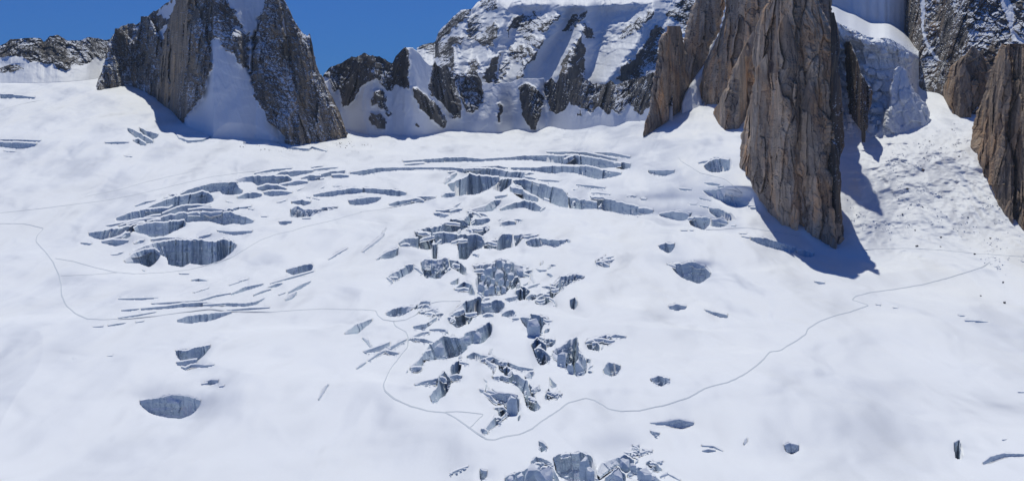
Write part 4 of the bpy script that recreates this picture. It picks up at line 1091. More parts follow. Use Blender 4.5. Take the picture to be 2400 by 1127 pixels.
# --- jagged ridge with a snow col
mountain('jagged_ridge', 'jagged dark rock ridge with a snow saddle across the head of the glacier', 'mountain ridge',
         p2([(20, 500), (60, 450), (130, 420), (200, 380), (240, 375), (290, 350), (345, 370), (400, 380), (480, 420), (500, 370), (555, 320), (610, 318), (640, 335), (680, 385), (720, 430), (745, 440), (756, 395), (772, 430), (800, 450), (830, 422), (860, 470), (890, 490), (1040, 490), (1068, 545), (1160, 555), (1250, 545), (1320, 520), (1380, 520), (1478, 515), (1490, 550), (1530, 510), (1560, 555), (1595, 470), (1620, 490), (1650, 540), (1680, 520), (1740, 520), (1780, 530), (1800, 560), (1830, 550), (1880, 560), (1920, 530), (1960, 560), (2010, 540), (2100, 520), (2200, 480), (2330, 500)]),
         p2([(20, 850), (160, 850), (300, 890), (450, 890), (600, 900), (700, 895), (850, 855), (1000, 872), (1180, 882), (1290, 852), (1450, 870), (1500, 830), (1650, 862), (1760, 852), (1870, 822), (1920, 850), (2030, 802), (2150, 800), (2330, 800)]),
         120, M_FAR, k=1.25, seed=8, jag=3.2, relief=0.9, snow_relief=0.22, edge=3.0, ridge_pow=1.25, ledge=0.3, plates=1.3, groove=0.6,
         rock=[p2(q) for q in (
             [(0, 500), (60, 440), (130, 400), (200, 360), (290, 330), (345, 350), (480, 400), (500, 350), (555, 300), (590, 330), (590, 430), (580, 480), (590, 590), (540, 580), (500, 560), (470, 610), (430, 600), (400, 550), (360, 520), (280, 560), (240, 640), (190, 700), (150, 700), (130, 600), (90, 600), (50, 520)],
             [(360, 600), (400, 590), (440, 640), (430, 690), (480, 760), (460, 770), (410, 720), (370, 690), (340, 700), (335, 670)],
             [(330, 750), (400, 740), (440, 790), (430, 860), (380, 850), (320, 800)],
             [(610, 580), (650, 590), (720, 650), (800, 720), (840, 800), (830, 850), (790, 830), (720, 770), (660, 720), (620, 640)],
             [(715, 560), (756, 380), (830, 400), (890, 480), (900, 560), (930, 680), (930, 780), (880, 790), (840, 720), (780, 660), (730, 620)],
             [(885, 480), (960, 480), (1050, 480), (1075, 560), (1080, 680), (1050, 720), (1000, 750), (960, 740), (930, 650), (910, 580)],
             [(1170, 690), (1190, 680), (1215, 710), (1210, 750), (1190, 770), (1190, 810), (1170, 815), (1165, 780), (1175, 740)],
             [(1320, 570), (1350, 540), (1390, 560), (1440, 610), (1480, 640), (1470, 700), (1450, 800), (1410, 865), (1370, 830), (1330, 740), (1320, 660)],
             [(1480, 560), (1530, 490), (1560, 530), (1595, 450), (1650, 520), (1740, 500), (1800, 540), (1880, 540), (1920, 510), (2010, 520), (2100, 500), (2200, 460), (2340, 480), (2330, 700), (2180, 700), (2120, 760), (2070, 720), (2040, 680), (1980, 760), (1930, 720), (1910, 760), (1870, 730), (1830, 710), (1790, 750), (1740, 720), (1690, 700), (1640, 680), (1610, 740), (1560, 750), (1510, 730), (1490, 650)],
             [(1700, 760), (1720, 730), (1735, 770)], [(620, 820), (640, 810), (660, 840), (640, 850)])],
         features=[(p2([(560, 330), (640, 600), (820, 830)]), 50, 16), (p2([(345, 370), (380, 640), (380, 840)]), 35, 14), (p2([(800, 440), (880, 770)]), 45, 18),
                   (p2([(1380, 550), (1400, 850)]), 45, 16), (p2([(1200, 560), (1120, 780), (1000, 860)]), 30, 22), (p2([(250, 420), (200, 690)]), 30, 14)])

# --- far left ridge
p1 = lambda pts: px(1, pts)
mountain('distant_ridge', 'low dark rock ridge over a shaded snow bank at the upper left', 'mountain ridge',
         p1([(-300, 330), (-100, 320), (0, 300), (30, 290), (70, 260), (200, 255), (270, 255), (290, 280), (330, 240), (380, 230), (440, 270), (520, 270), (580, 250), (640, 255), (700, 270), (760, 240), (900, 240)]),
         p1([(-300, 550), (0, 548), (200, 552), (420, 545), (600, 530), (640, 520), (900, 500)]), 220, M_RIDGE, k=1.0, seed=12, jag=2.2, snow_relief=0.2, edge=2.5, ledge=0.35, plates=1.2, groove=0.5,
         rock=[p1(q) for q in ([(-310, 420), (-300, 300), (0, 270), (70, 230), (270, 230), (380, 200), (700, 230), (910, 200), (910, 420), (720, 390), (660, 390), (640, 370), (610, 400), (560, 440), (480, 430), (440, 465), (380, 460), (350, 430), (280, 420), (200, 410), (130, 375), (50, 370), (0, 390)],
                               [(-100, 480), (0, 450), (60, 430), (130, 425), (160, 460), (60, 480), (0, 490)])])

# --- left peak
def peak_D(x):
    x = np.asarray(x, float)
    return ground_D(x, np.interp(x, [150, 223, 300, 340, 400, 440, 500, 600, 700, 815, 900], [214, 212, 198, 212, 256, 300, 322, 326, 338, 322, 318]))
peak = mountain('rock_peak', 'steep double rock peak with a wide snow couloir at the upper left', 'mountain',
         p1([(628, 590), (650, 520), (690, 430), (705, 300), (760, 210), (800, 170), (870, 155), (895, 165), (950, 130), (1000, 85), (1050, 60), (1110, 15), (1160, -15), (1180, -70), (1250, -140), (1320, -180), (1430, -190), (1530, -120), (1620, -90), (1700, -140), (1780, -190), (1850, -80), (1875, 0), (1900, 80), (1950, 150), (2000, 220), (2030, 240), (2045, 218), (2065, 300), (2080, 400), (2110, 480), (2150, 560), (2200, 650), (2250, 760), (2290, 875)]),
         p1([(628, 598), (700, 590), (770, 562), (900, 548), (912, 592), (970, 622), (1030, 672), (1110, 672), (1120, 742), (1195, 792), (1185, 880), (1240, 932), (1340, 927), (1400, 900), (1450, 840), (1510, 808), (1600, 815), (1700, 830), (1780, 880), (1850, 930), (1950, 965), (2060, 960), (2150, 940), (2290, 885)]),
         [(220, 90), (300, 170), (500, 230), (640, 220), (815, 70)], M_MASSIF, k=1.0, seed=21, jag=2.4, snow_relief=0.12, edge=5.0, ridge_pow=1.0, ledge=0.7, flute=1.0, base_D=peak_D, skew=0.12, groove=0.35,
         snow=[p1(q) for q in (
             [(1390, 280), (1420, 250), (1450, 265), (1480, 320), (1560, 380), (1600, 450), (1650, 480), (1665, 560), (1670, 640), (1740, 720), (1770, 800), (1850, 860), (1920, 915), (1960, 1010), (1500, 1010), (1190, 1010), (1130, 860), (1205, 790), (1290, 700), (1350, 600), (1370, 500), (1400, 450), (1380, 380)],
             [(1490, 0), (1530, -100), (1760, -100), (1740, 60), (1700, 130), (1690, 200), (1665, 270), (1620, 210), (1580, 150), (1550, 80)],
             [(1050, 70), (1100, 30), (1170, -20), (1170, 40), (1130, 100), (1090, 125), (1050, 100)],
             [(1010, 265), (1020, 230), (1060, 190), (1130, 150), (1110, 190), (1070, 260)],
             [(1640, 280), (1668, 265), (1672, 330), (1662, 490), (1640, 450)],
             [(1850, 60), (1880, 160), (1960, 300), (2010, 430), (2030, 500), (2000, 480), (1930, 340), (1870, 200), (1840, 100)],
             [(2000, 810), (2050, 860), (2080, 930), (2040, 920)])],
         features=[(p1([(1200, -60), (1220, 250), (1140, 700)]), 30, 20), (p1([(960, 130), (930, 330), (950, 600)]), 30, 18), (p1([(1330, 0), (1320, 300), (1350, 600), (1230, 800)]), 40, 16),
                   (p1([(1620, 0), (1690, 210), (1655, 480), (1480, 700)]), -45, 22), (p1([(1780, -60), (1830, 300), (1920, 860)]), 25, 20),
                   (p1([(1570, 250), (1600, 430)]), 35, 12), (p1([(2030, 260), (2120, 600), (2200, 860)]), 30, 14)])

# its buttresses
BASE_P = p1([(560, 600), (628, 600), (700, 592), (770, 564), (900, 550), (912, 594), (970, 624), (1030, 674), (1110, 680), (1120, 745), (1195, 795), (1240, 800), (1500, 800), (1700, 820), (1780, 872), (1850, 910), (1950, 940), (2060, 945), (2150, 930), (2290, 888), (2400, 880)])
def spur(left, right, seed, lean=0.44, shift=-14, k=0.85, bd=None, thick=0.8, skew=0.15, mat=None, low=26):
    bd = bd or peak_D
    o = tower_mesh('rock_spur', p1(left), p1(right), BASE_P, thick, mat or M_MASSIF, seed, k, lean=lean, parent=peak, d_shift=shift, base_D=bd, skew=skew, groove=0.5, ledge=0.8, low=low)
    o.matrix_parent_inverse = __import__('mathutils').Matrix.Translation(-peak.location)
spur([(760, 225), (720, 300), (700, 400), (660, 520), (632, 592)], [(800, 190), (900, 300), (930, 420), (915, 545)], 121, lean=0.3, shift=-10, mat=M_MASSIF)
spur([(930, 150), (880, 260), (870, 400), (905, 500), (915, 590)], [(980, 110), (1060, 260), (1080, 420), (1060, 560), (1030, 672)], 122, lean=0.42)
spur([(1190, -90), (1150, 60), (1100, 200), (1072, 350), (1052, 520), (1030, 672)], [(1270, -120), (1295, 60), (1280, 230), (1225, 420), (1160, 560), (1112, 680)], 123, lean=0.42, shift=-26, mat=M_PILLAR)
spur([(1290, 60), (1240, 200), (1190, 400), (1130, 600), (1115, 740)], [(1310, 60), (1350, 200), (1385, 340), (1392, 470), (1345, 620), (1240, 740), (1205, 792)], 124, lean=0.45, shift=-22)
spur([(1760, -190), (1752, 20), (1725, 160), (1682, 300), (1668, 500), (1685, 640), (1770, 800), (1880, 910)], [(1800, -190), (1850, 40), (1890, 300), (1930, 560), (2000, 760), (2055, 930)], 126, lean=0.42, shift=-20)
spur([(1870, 0), (1880, 160), (1920, 380), (1970, 650), (2060, 930)], [(1880, 0), (1950, 155), (2005, 260), (2062, 320), (2105, 480), (2195, 650), (2245, 760), (2285, 875)], 127, lean=0.40, shift=-8)

# --- hanging glacier
p3 = lambda pts: px(3, pts)
def hanging(gx, R, yb):
    lip = np.interp(gx, *zip(*p3([(1100, 120), (1230, 130), (1250, 150), (1340, 185), (1440, 240), (1560, 238), (1625, 275), (1700, 330), (1900, 400)])))
    kk = np.hanning(25)[1:-1]; kk /= kk.sum()
    lip = np.broadcast_to(np.convolve(np.pad(lip[0], 11, mode='edge'), kk, 'valid') + 0.8 * fbm(gx[0] / 22.0, 0.3, 0.2, 3, 300), lip.shape)
    frac = np.clip((yb - R) / np.maximum(yb - lip, 1), 0, 1)
    cliff = 130 * frac ** 0.8 + 40 * np.sin(frac * 3.14) - 26 * np.exp(-((frac - 0.93) / 0.07) ** 2)
    over = np.clip(lip - R, 0, None)
    return np.where(R > lip, cliff, 130 + 420 * np.clip(over / 36.0, 0, 1) + 0.35 * np.clip(over - 36, 0, None))
icefall = mountain('hanging_glacier', 'hanging glacier with a tall blue ice cliff between the tower and the right wall', 'glacier',
         p3([(1130, -120), (1300, -125), (1500, -120), (1750, -120)]),
         p3([(1130, 960), (1230, 905), (1300, 862), (1500, 850), (1650, 825), (1700, 760), (1745, 650)]), 400, M_SERAC, k=0.8, seed=31, jag=1.0, relief=1.2, groove=0.8, skew=0.2, ledge=0.8,
         profile=hanging, snow=[p3([(1000, 135), (1230, 135), (1345, 185), (1440, 240), (1560, 236), (1630, 270), (1900, 270), (1900, -300), (1000, -300)])], snow_relief=0.04)
ic = tower_mesh('ice_knob', p3([(1612, 418), (1585, 440), (1575, 480), (1560, 560), (1548, 640), (1530, 700), (1500, 790), (1480, 850)]), p3([(1640, 418), (1668, 440), (1672, 480), (1700, 540), (1745, 600), (1790, 660), (1815, 710), (1815, 760), (1800, 850)]),
                p3([(1450, 870), (1560, 850), (1700, 815), (1790, 780), (1850, 740)]), 0.8, M_SERAC, 33, 0.6, lean=0.55, smooth_=True, relief=0.8)
ic.name = 'ice_tower'
tag(ic, 'leaning pyramid of ice with a snow cap below the hanging glacier', 'ice tower')

# --- right back wall
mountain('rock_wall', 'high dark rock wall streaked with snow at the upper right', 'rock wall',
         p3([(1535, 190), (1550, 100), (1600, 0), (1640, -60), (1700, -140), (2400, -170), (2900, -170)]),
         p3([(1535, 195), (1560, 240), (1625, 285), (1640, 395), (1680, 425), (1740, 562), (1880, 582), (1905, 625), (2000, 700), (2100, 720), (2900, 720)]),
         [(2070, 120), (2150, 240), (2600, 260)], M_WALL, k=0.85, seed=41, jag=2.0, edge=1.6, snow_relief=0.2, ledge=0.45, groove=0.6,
         snow=[p3(q) for q in ([(1755, -20), (1775, -20), (1780, 60), (1772, 180), (1800, 270), (1840, 340), (1885, 392), (1840, 370), (1795, 300), (1765, 200)],
                               [(2240, -20), (2300, -20), (2340, 80), (2330, 190), (2400, 260), (2440, 310), (2330, 240), (2300, 140), (2270, 60)],
                               [(1530, 110), (1560, 60), (1590, 0), (1610, 0), (1570, 90), (1545, 150)])])

# --- right foreground rocks
def tower_thing(name, label, cat, tag_group=None):
    root = bpy.data.objects.new(name, None); COL.objects.link(root)
    tag(root, label, cat, tag_group)
    return root

t = tower_thing('rock_buttress', 'short brown rock buttress between the dark wall and the right edge rocks', 'rock buttress')
tower_mesh('rock_spur', p3([(2075, 290), (2045, 335), (1970, 395), (1915, 480), (1895, 610), (1935, 690), (1990, 722)]), p3([(2085, 290), (2125, 330), (2190, 400), (2230, 520), (2240, 620), (2230, 730)]),
           p3([(1850, 590), (1895, 610), (1940, 690), (2000, 722), (2090, 722), (2300, 740)]), 0.9, M_RIGHT, 51, skew=-0.25, k=0.55, lean=0.35, parent=t)
tower_mesh('rock_spur', p3([(2010, 400), (1975, 470), (1930, 560), (1925, 640), (1945, 700)]), p3([(2030, 400), (2060, 480), (2080, 600), (2075, 720)]),
           p3([(1850, 590), (1895, 610), (1940, 690), (2000, 726), (2090, 726), (2300, 740)]), 1.0, M_RIGHT, 53, skew=-0.3, k=0.5, lean=0.3, parent=t, d_shift=-14)
t = tower_thing('rock_outcrop', 'large ribbed brown rock outcrop at the right edge', 'rock outcrop')
BASE_H = [(2240, 330), (2272, 350), (2300, 378), (2317, 412), (2330, 452), (2347, 482), (2370, 512), (2398, 545), (2450, 600), (2700, 760)]
tower_mesh('rock_spur', p3([(2265, 275), (2230, 330), (2190, 430), (2150, 560), (2110, 700), (2080, 800), (2058, 920), (2080, 970), (2130, 1000), (2180, 1110), (2215, 1220), (2260, 1280), (2320, 1360), (2400, 1450), (2700, 1700)]),
           p3([(2300, 275), (2400, 255), (2700, 300), (3000, 500), (3150, 900), (3200, 1700)]), BASE_H, 0.7, M_RIGHT, 57, skew=-0.45, k=0.75, lean=0.42, parent=t)
tower_mesh('rock_spur', p3([(2270, 300), (2230, 380), (2190, 500), (2160, 640), (2140, 800), (2120, 990)]), p3([(2290, 300), (2330, 420), (2330, 600), (2300, 800), (2290, 1000)]), BASE_H, 1.0, M_RIGHT, 58, skew=-0.5, k=0.6, lean=0.34, parent=t, d_shift=-16, low=60)
tower_mesh('rock_spur', p3([(2290, 880), (2240, 960), (2190, 1050), (2180, 1120), (2240, 1290)]), p3([(2300, 880), (2330, 960), (2340, 1080), (2330, 1340)]), BASE_H, 1.0, M_RIGHT, 59, skew=-0.55, k=0.5, lean=0.5, parent=t, d_shift=-14, low=50)

# --- the towers
BASE_T = px(3, [(0, 850), (20, 836), (270, 655), (400, 668), (480, 645), (500, 790), (535, 815), (660, 790), (690, 780)])
t = tower_thing('rock_tower', 'slim brown rock tower with a broken crown, leftmost of the tower group', 'rock tower', 'rock towers')
tower_mesh('rock_pillar', p3([(168, 165), (163, 205), (132, 220), (112, 350), (82, 500), (52, 720), (20, 832)]), p3([(252, 165), (262, 240), (300, 380), (300, 520), (285, 640), (230, 720), (60, 834)]),
           p3([(0, 850), (20, 838), (150, 755), (270, 660), (330, 640)]), 0.9, M_TOWER, 61, 0.6, lean=0.10, parent=t, d_shift=-45)
t = tower_thing('rock_tower', 'dark shaded rock tower standing behind the slim tower with broken crown', 'rock tower', 'rock towers')
tower_mesh('rock_pillar', p3([(380, -160), (345, 0), (300, 130), (262, 250), (262, 400), (270, 660)]), p3([(520, -160), (535, 0), (500, 190), (440, 290), (380, 450), (330, 600), (300, 680)]),
           p3([(200, 700), (270, 655), (350, 640), (600, 640)]), 0.9, M_TOWER, 62, 0.7, lean=0.10, parent=t, d_shift=40)
t = tower_thing('rock_tower', 'smooth broad tan rock tower behind the snow couloir', 'rock tower', 'rock towers')
tower_mesh('rock_pillar', p3([(540, -160), (530, -20), (525, 100), (490, 230), (430, 350), (382, 480), (362, 585), (395, 640), (400, 665)]), p3([(860, -160), (850, 0), (800, 140), (750, 300), (700, 520), (600, 660), (520, 680)]),
           p3([(300, 640), (362, 592), (400, 665), (480, 648), (700, 640)]), 0.8, M_TOWER, 63, 0.8, lean=0.09, parent=t)
t = tower_thing('rock_tower', 'dark brown blocky rock tower leaning on the left side of the tallest tower', 'rock tower', 'rock towers')
tower_mesh('rock_pillar', p3([(700, 200), (650, 300), (590, 420), (540, 540), (490, 640), (458, 700), (490, 772), (525, 812)]), p3([(715, 200), (730, 320), (735, 500), (720, 640), (690, 720), (660, 740), (620, 800)]),
           p3([(440, 690), (490, 775), (530, 815), (620, 800), (668, 735), (760, 720)]), 0.9, M_TOWER, 64, 0.6, lean=0.15, parent=t)

BASE_M = px(4, [(560, 200), (622, 255), (685, 305), (725, 405), (790, 495), (870, 565), (940, 590), (990, 602), (1030, 608), (1100, 655), (1180, 700), (1225, 735), (1280, 700), (1330, 640)])
t = tower_thing('rock_tower', 'tallest reddish brown rock tower, its foot deepest in the glacier', 'rock tower', 'rock towers')
tower_mesh('rock_pillar', p3([(985, -345), (940, -250), (850, -110), (800, 0), (765, 80), (725, 180), (705, 300), (712, 500), (682, 640), (650, 800), (625, 950), (622, 1055)]) + px(4, [(685, 305), (725, 405), (790, 495), (870, 565), (990, 602)]),
           p3([(1005, -345), (1040, -250), (1070, -110), (1110, 0), (1170, 120), (1225, 230), (1246, 300), (1232, 400), (1262, 600), (1272, 900), (1245, 1000)]) + px(4, [(1252, 300), (1252, 500), (1262, 640), (1278, 700)]),
           BASE_M, 0.75, M_TOWER, 65, 0.9, lean=0.10, parent=t, low=40)
tower_mesh('rock_pillar', p3([(788, 340), (755, 385), (720, 440), (708, 600), (690, 760), (660, 950), (670, 1110)]) + px(4, [(725, 408), (792, 500)]), p3([(796, 340), (805, 480), (830, 700), (850, 950), (870, 1120)]) + px(4, [(900, 450), (880, 565)]),
           BASE_M, 1.0, M_TOWER, 66, 0.65, lean=0.07, parent=t, d_shift=-13, low=40)
tower_mesh('rock_pillar', p3([(912, 80), (880, 140), (850, 200), (845, 320), (820, 500), (800, 760), (790, 1000)]) + px(4, [(800, 400), (880, 570)]), p3([(920, 80), (945, 180), (975, 300), (1003, 450), (1002, 740), (985, 960)]) + px(4, [(990, 300), (1000, 500), (990, 600)]),
           BASE_M, 1.0, M_TOWER, 67, 0.7, lean=0.06, parent=t, d_shift=-20, low=40)
tower_mesh('rock_pillar', p3([(1055, 500), (1030, 560), (1008, 660), (995, 800), (995, 1000)]) + px(4, [(1000, 400), (1010, 560), (1030, 608)]), p3([(1064, 500), (1085, 570), (1115, 660), (1140, 800), (1165, 960)]) + px(4, [(1190, 350), (1215, 560), (1230, 730)]),
           BASE_M, 1.0, M_TOWER, 68, 0.6, lean=0.06, parent=t, d_shift=-18, low=40)
tower_mesh('rock_pillar', p3([(1195, 80), (1190, 200), (1195, 380), (1190, 560), (1180, 800), (1170, 1000)]) + px(4, [(1180, 400), (1200, 700)]), p3([(1215, 80), (1235, 180), (1248, 300), (1236, 420), (1266, 620), (1276, 900), (1250, 1000)]) + px(4, [(1258, 500), (1276, 705)]),
           BASE_M, 1.0, M_DARK, 69, 0.6, lean=0.08, parent=t, d_shift=12, low=40)
t = tower_thing('rock_tower', 'grey brown rock tower rising behind the right shoulder of the tallest tower', 'rock tower', 'rock towers')
tower_mesh('rock_pillar', p3([(1160, -560), (1080, -300), (1020, -60), (1000, 80), (980, 300), (980, 640)]), p3([(1180, -560), (1200, -350), (1185, -60), (1200, 80), (1232, 150), (1246, 300), (1240, 640)]),
           p3([(900, 640), (1300, 640)]), 0.9, M_TOWER, 71, 0.8, lean=0.06, parent=t, base_D=lambda x: 2420 + 0 * x)
t = tower_thing('rock_tower', 'black shaded rock rib standing against the hanging glacier', 'rock tower', 'rock towers')
tower_mesh('rock_pillar', p3([(1285, 262), (1270, 290), (1285, 450), (1268, 560), (1270, 640), (1295, 705), (1350, 765), (1385, 820)]), p3([(1312, 262), (1352, 350), (1382, 450), (1442, 545), (1452, 620), (1425, 740), (1425, 800), (1410, 822)]),
           p3([(1230, 640), (1290, 712), (1350, 770), (1395, 826), (1430, 805), (1480, 790)]), 0.8, M_DARK, 70, 0.6, lean=0.12, parent=t, d_shift=-100)

# --- snow couloirs between the towers
def ribbon_field(name, label, cat, left, right, D0, D1, seed):
    n = 90
    lx, ly = resample(left, n); rx, ry = resample(right, n)
    u = np.linspace(0, 1, 24)[None, :]
    X = lx[:, None] + (rx - lx)[:, None] * u; R = ly[:, None] + (ry - ly)[:, None] * u
    s = np.linspace(0, 1, n)[:, None]
    D = D0 + (D1 - D0) * s + 5 * fbm(X / 12.0, R / 20.0, 0.2, 3, seed) - 6 * np.sin(np.pi * u)
    P = W(X, R, D)
    back = P[:, ::-1].copy(); back[..., 1] += 25
    P = np.concatenate([P, back], 1)
    o = new_mesh(name, P, grid_faces(n, P.shape[1], True), M_SNOWF)
    return tag(o, label, cat)
ribbon_field('snow_couloir', 'thin snow couloir dropping between the left rock towers', 'snow couloir',
             p3([(465, 235), (430, 300), (395, 420), (340, 500), (290, 580), (265, 650), (262, 720)]), p3([(485, 235), (455, 310), (420, 420), (370, 540), (385, 630), (395, 680), (410, 720)]), float(ground_D(1640, 225)) + 30, float(ground_D(1620, 258)) - 6, 5)

# ------------------------------------------------------------------ tracks trodden in the snow
TRACKS = [
    ('ski track climbing in a straight line across the upper left snowfield', px(5, [(-20, 424), (300, 388), (700, 338), (900, 300), (1130, 245), (1380, 185), (1560, 160), (1690, 145)]), 0.79),
    ('faint ski track above the straight one on the upper left snowfield', px(5, [(560, 315), (800, 265), (950, 220), (1100, 185), (1280, 145)]), 0.47),
    ('winding footpath coming down the left side to the track junction', px(5, [(-20, 490), (160, 492), (240, 510), (290, 522), (245, 570), (235, 610), (300, 680), (350, 745), (390, 830), (405, 900), (405, 960), (440, 1035)]) + px(8, [(470, 95), (540, 125), (640, 130), (800, 122), (980, 105), (1100, 88), (1300, 62), (1400, 75), (1680, 82), (1850, 70), (2000, 63), (2243, 68)]) + px(7, [(140, 68), (215, 75), (225, 105), (260, 130), (330, 140)]), 0.94),
    ('thin track looping under the broken ice near the junction', px(7, [(330, 140), (400, 130), (460, 100), (510, 40), (600, 18), (740, 15)]), 0.65),
    ('long footpath curving below the icefall and climbing to the right', px(7, [(320, 140), (340, 175), (400, 205), (415, 235)]) + px(7, [(412, 265), (410, 300), (360, 360), (300, 440), (260, 530), (270, 570), (330, 620), (430, 665), (550, 697), (650, 705), (740, 760), (830, 825), (900, 870), (950, 872), (1000, 855), (1100, 840), (1180, 805), (1250, 750), (1330, 700), (1400, 645), (1510, 615), (1560, 625), (1650, 680), (1720, 695), (1840, 693), (1960, 665)]) + px(9, [(0, 713), (150, 665), (250, 610), (370, 580), (440, 548), (500, 510), (570, 450), (600, 412), (660, 405), (700, 378), (750, 350), (800, 315), (810, 285), (880, 242), (960, 212), (1050, 190), (1150, 155), (1090, 135), (1055, 125), (1075, 105), (1150, 85), (1300, 65), (1450, 40), (1600, 0)]) + px(4, [(2140, 870), (2190, 838)]), 0.94),
    ('ski track passing below the left crevasse band and over the dome', px(5, [(360, 720), (480, 740), (620, 780), (760, 812), (880, 823), (1080, 815), (1250, 795), (1400, 755), (1530, 715), (1620, 660), (1720, 600), (1830, 560), (1930, 540), (2000, 515), (2200, 470), (2300, 440), (2395, 415)]) + px(6, [(260, 470), (400, 455), (470, 440), (650, 395), (760, 375)]), 0.79),
    ('short track joining the winding footpath and the dome track', px(5, [(400, 835), (580, 830), (770, 815)]), 0.58),
    ('short dead end track turning back above the footpath bend', px(7, [(640, 700), (740, 698), (800, 705), (880, 715), (830, 765), (800, 795)]), 0.50),
    ('track crossing the avalanche slope at the right', px(4, [(1380, 762), (1500, 755), (1700, 752), (1900, 765), (2100, 785), (2395, 805), (2480, 812)]), 0.65),
    ('thin track descending beside the tallest rock tower', px(4, [(240, 180), (255, 210), (320, 245), (370, 280), (450, 300), (530, 320), (580, 360), (640, 410)]), 0.65),
    ('thin track traversing the slope under the tallest rock tower', px(4, [(410, 635), (500, 635), (660, 622), (780, 640), (900, 660), (1000, 680)]), 0.65),
    ('faint forked track on the far left snowfield', px(1, [(-20, 745), (60, 710), (180, 680), (290, 660)]), 0.65),
]
def build_track(label, pts, width, seed):
    # centripetal smoothing of the traced line, then a shallow groove between two low berms
    p = np.array(pts)
    L = np.sum(np.hypot(*np.diff(p, axis=0).T)); n = int(L / 2.0) + 4
    x, y = resample(pts, n)
    ker = np.hanning(9)[1:-1]; ker /= ker.sum()
    sm = lambda v: np.convolve(np.pad(v, 3, mode='edge'), ker, 'valid')
    x, y = sm(x), sm(y)
    x = x + 0.9 * fbm(np.arange(n) / 5.0, seed * 3.3, 0.2, 2, seed); y = y + 0.5 * fbm(np.arange(n) / 5.0, seed * 1.3, 7.2, 2, seed + 1)
    c = G(x, y)
    d = np.gradient(c, axis=0); d[:, 2] = 0; d /= np.linalg.norm(d, axis=1, keepdims=True) + 1e-9
    s = np.stack([-d[:, 1], d[:, 0], 0 * d[:, 0]], 1)
    # seen at a glancing angle a path running across the view needs its full breadth on the ground
    w = 0.78 * width * (0.55 + 1.1 * np.abs(d[:, 0])) * (1 + 0.35 * fbm(np.arange(n) / 7.0, seed * 0.7, 1.2, 2, seed + 2))
    P = []
    for f_, h in ((-1.5, -0.3), (-1.0, 0.55), (-0.55, 0.28), (0, 0.12), (0.55, 0.28), (1.0, 0.55), (1.5, -0.3)):
        q = c + s * (w * f_)[:, None]
        col = 1200 + F * q[:, 0] / q[:, 1]; row = HOR + F * (CZ - q[:, 2]) / q[:, 1]
        q[:, 2] += h
        P.append(q)
    P = np.stack(P, 1)
    o = new_mesh('path', P, grid_faces(n, 7), M_TRACK)
    tag(o, label, None, kind='structure')
for i, (lb, pts, wd) in enumerate(TRACKS):
    build_track(lb, pts, wd, i + 200)

# ------------------------------------------------------------------ ice blocks, boulders, avalanche debris
RNG = np.random.default_rng(7)
def lump(seed, nlon=7, nlat=5, rough=0.35):
    r = np.random.default_rng(seed)
    v = [(0, 0, 1.0)]
    for i in range(1, nlat):
        th = math.pi * i / nlat
        for j in range(nlon):
            ph = 2 * math.pi * (j + 0.5 * (i % 2)) / nlon
            v.append((math.sin(th) * math.cos(ph), math.sin(th) * math.sin(ph), math.cos(th)))
    v.append((0, 0, -1.0))
    v = np.array(v)
    v = np.sign(v) * np.abs(v) ** 0.7
    v *= (1 + rough * (r.random((len(v), 1)) - 0.5) * 2)
    v *= 1 + 0.3 * (r.random(3) - 0.5)
    f = []
    for j in range(nlon): f.append((0, 1 + j, 1 + (j + 1) % nlon))
    for i in range(nlat - 2):
        a = 1 + i * nlon; b = a + nlon
        for j in range(nlon):
            k = (j + 1) % nlon
            f += [(a + j, b + j, b + k), (a + j, b + k, a + k)]
    a = 1 + (nlat - 2) * nlon; e = len(v) - 1
    for j in range(nlon): f.append((a + j, e, a + (j + 1) % nlon))
    return v, np.array(f)
LUMPS = [lump(i) for i in range(8)]
BITS = [lump(20 + i, 5, 3, 0.4) for i in range(6)]

def scatter(polys, count, smin, smax, seed, avoid_power=1.0):
    """points at random inside traced outlines, in photo pixels, with a size in metres"""
    r = np.random.default_rng(seed)
    out = []
    areas = []
    for poly in polys:
        p = np.array(poly); areas.append(np.ptp(p[:, 0]) * np.ptp(p[:, 1]))
    for poly, ar in zip(polys, areas):
        p = np.array(poly); n = int(count * ar / sum(areas))
        x = r.uniform(p[:, 0].min(), p[:, 0].max(), n); y = r.uniform(p[:, 1].min(), p[:, 1].max(), n)
        clump = fbm(x / 22.0, y / 11.0, 0.3, 3, seed + 3)
        ok = inpoly(x, y, poly) & (clump + 0.35 * r.random(n) > 0.22)
        s = smin + (smax - smin) * r.random(n) ** 4.0
        out.append(np.stack([x[ok], y[ok], s[ok]], 1))
    return np.concatenate(out)

def debris(name, label, pts, mat, seed):
    r = np.random.default_rng(seed)
    V, Fc = [], []; o = 0
    base = G(pts[:, 0], pts[:, 1])
    for q, s in zip(base, pts[:, 2]):
        v, f = BITS[r.integers(len(BITS))]
        a = r.uniform(0, 6.283); c_, s_ = math.cos(a), math.sin(a)
        w = v * np.array([s * r.uniform(0.7, 1.3), s, s * r.uniform(0.5, 0.9)])
        w = np.stack([w[:, 0] * c_ - w[:, 1] * s_, w[:, 0] * s_ + w[:, 1] * c_, w[:, 2]], 1) + q + np.array([0, 0, s * 0.25])
        V.append(w); Fc.append(f + o); o += len(v)
    ob = new_mesh(name, np.concatenate(V), np.concatenate(Fc), mat, None, smooth=False)
    tag(ob, label, 'debris', kind='stuff')
    return ob

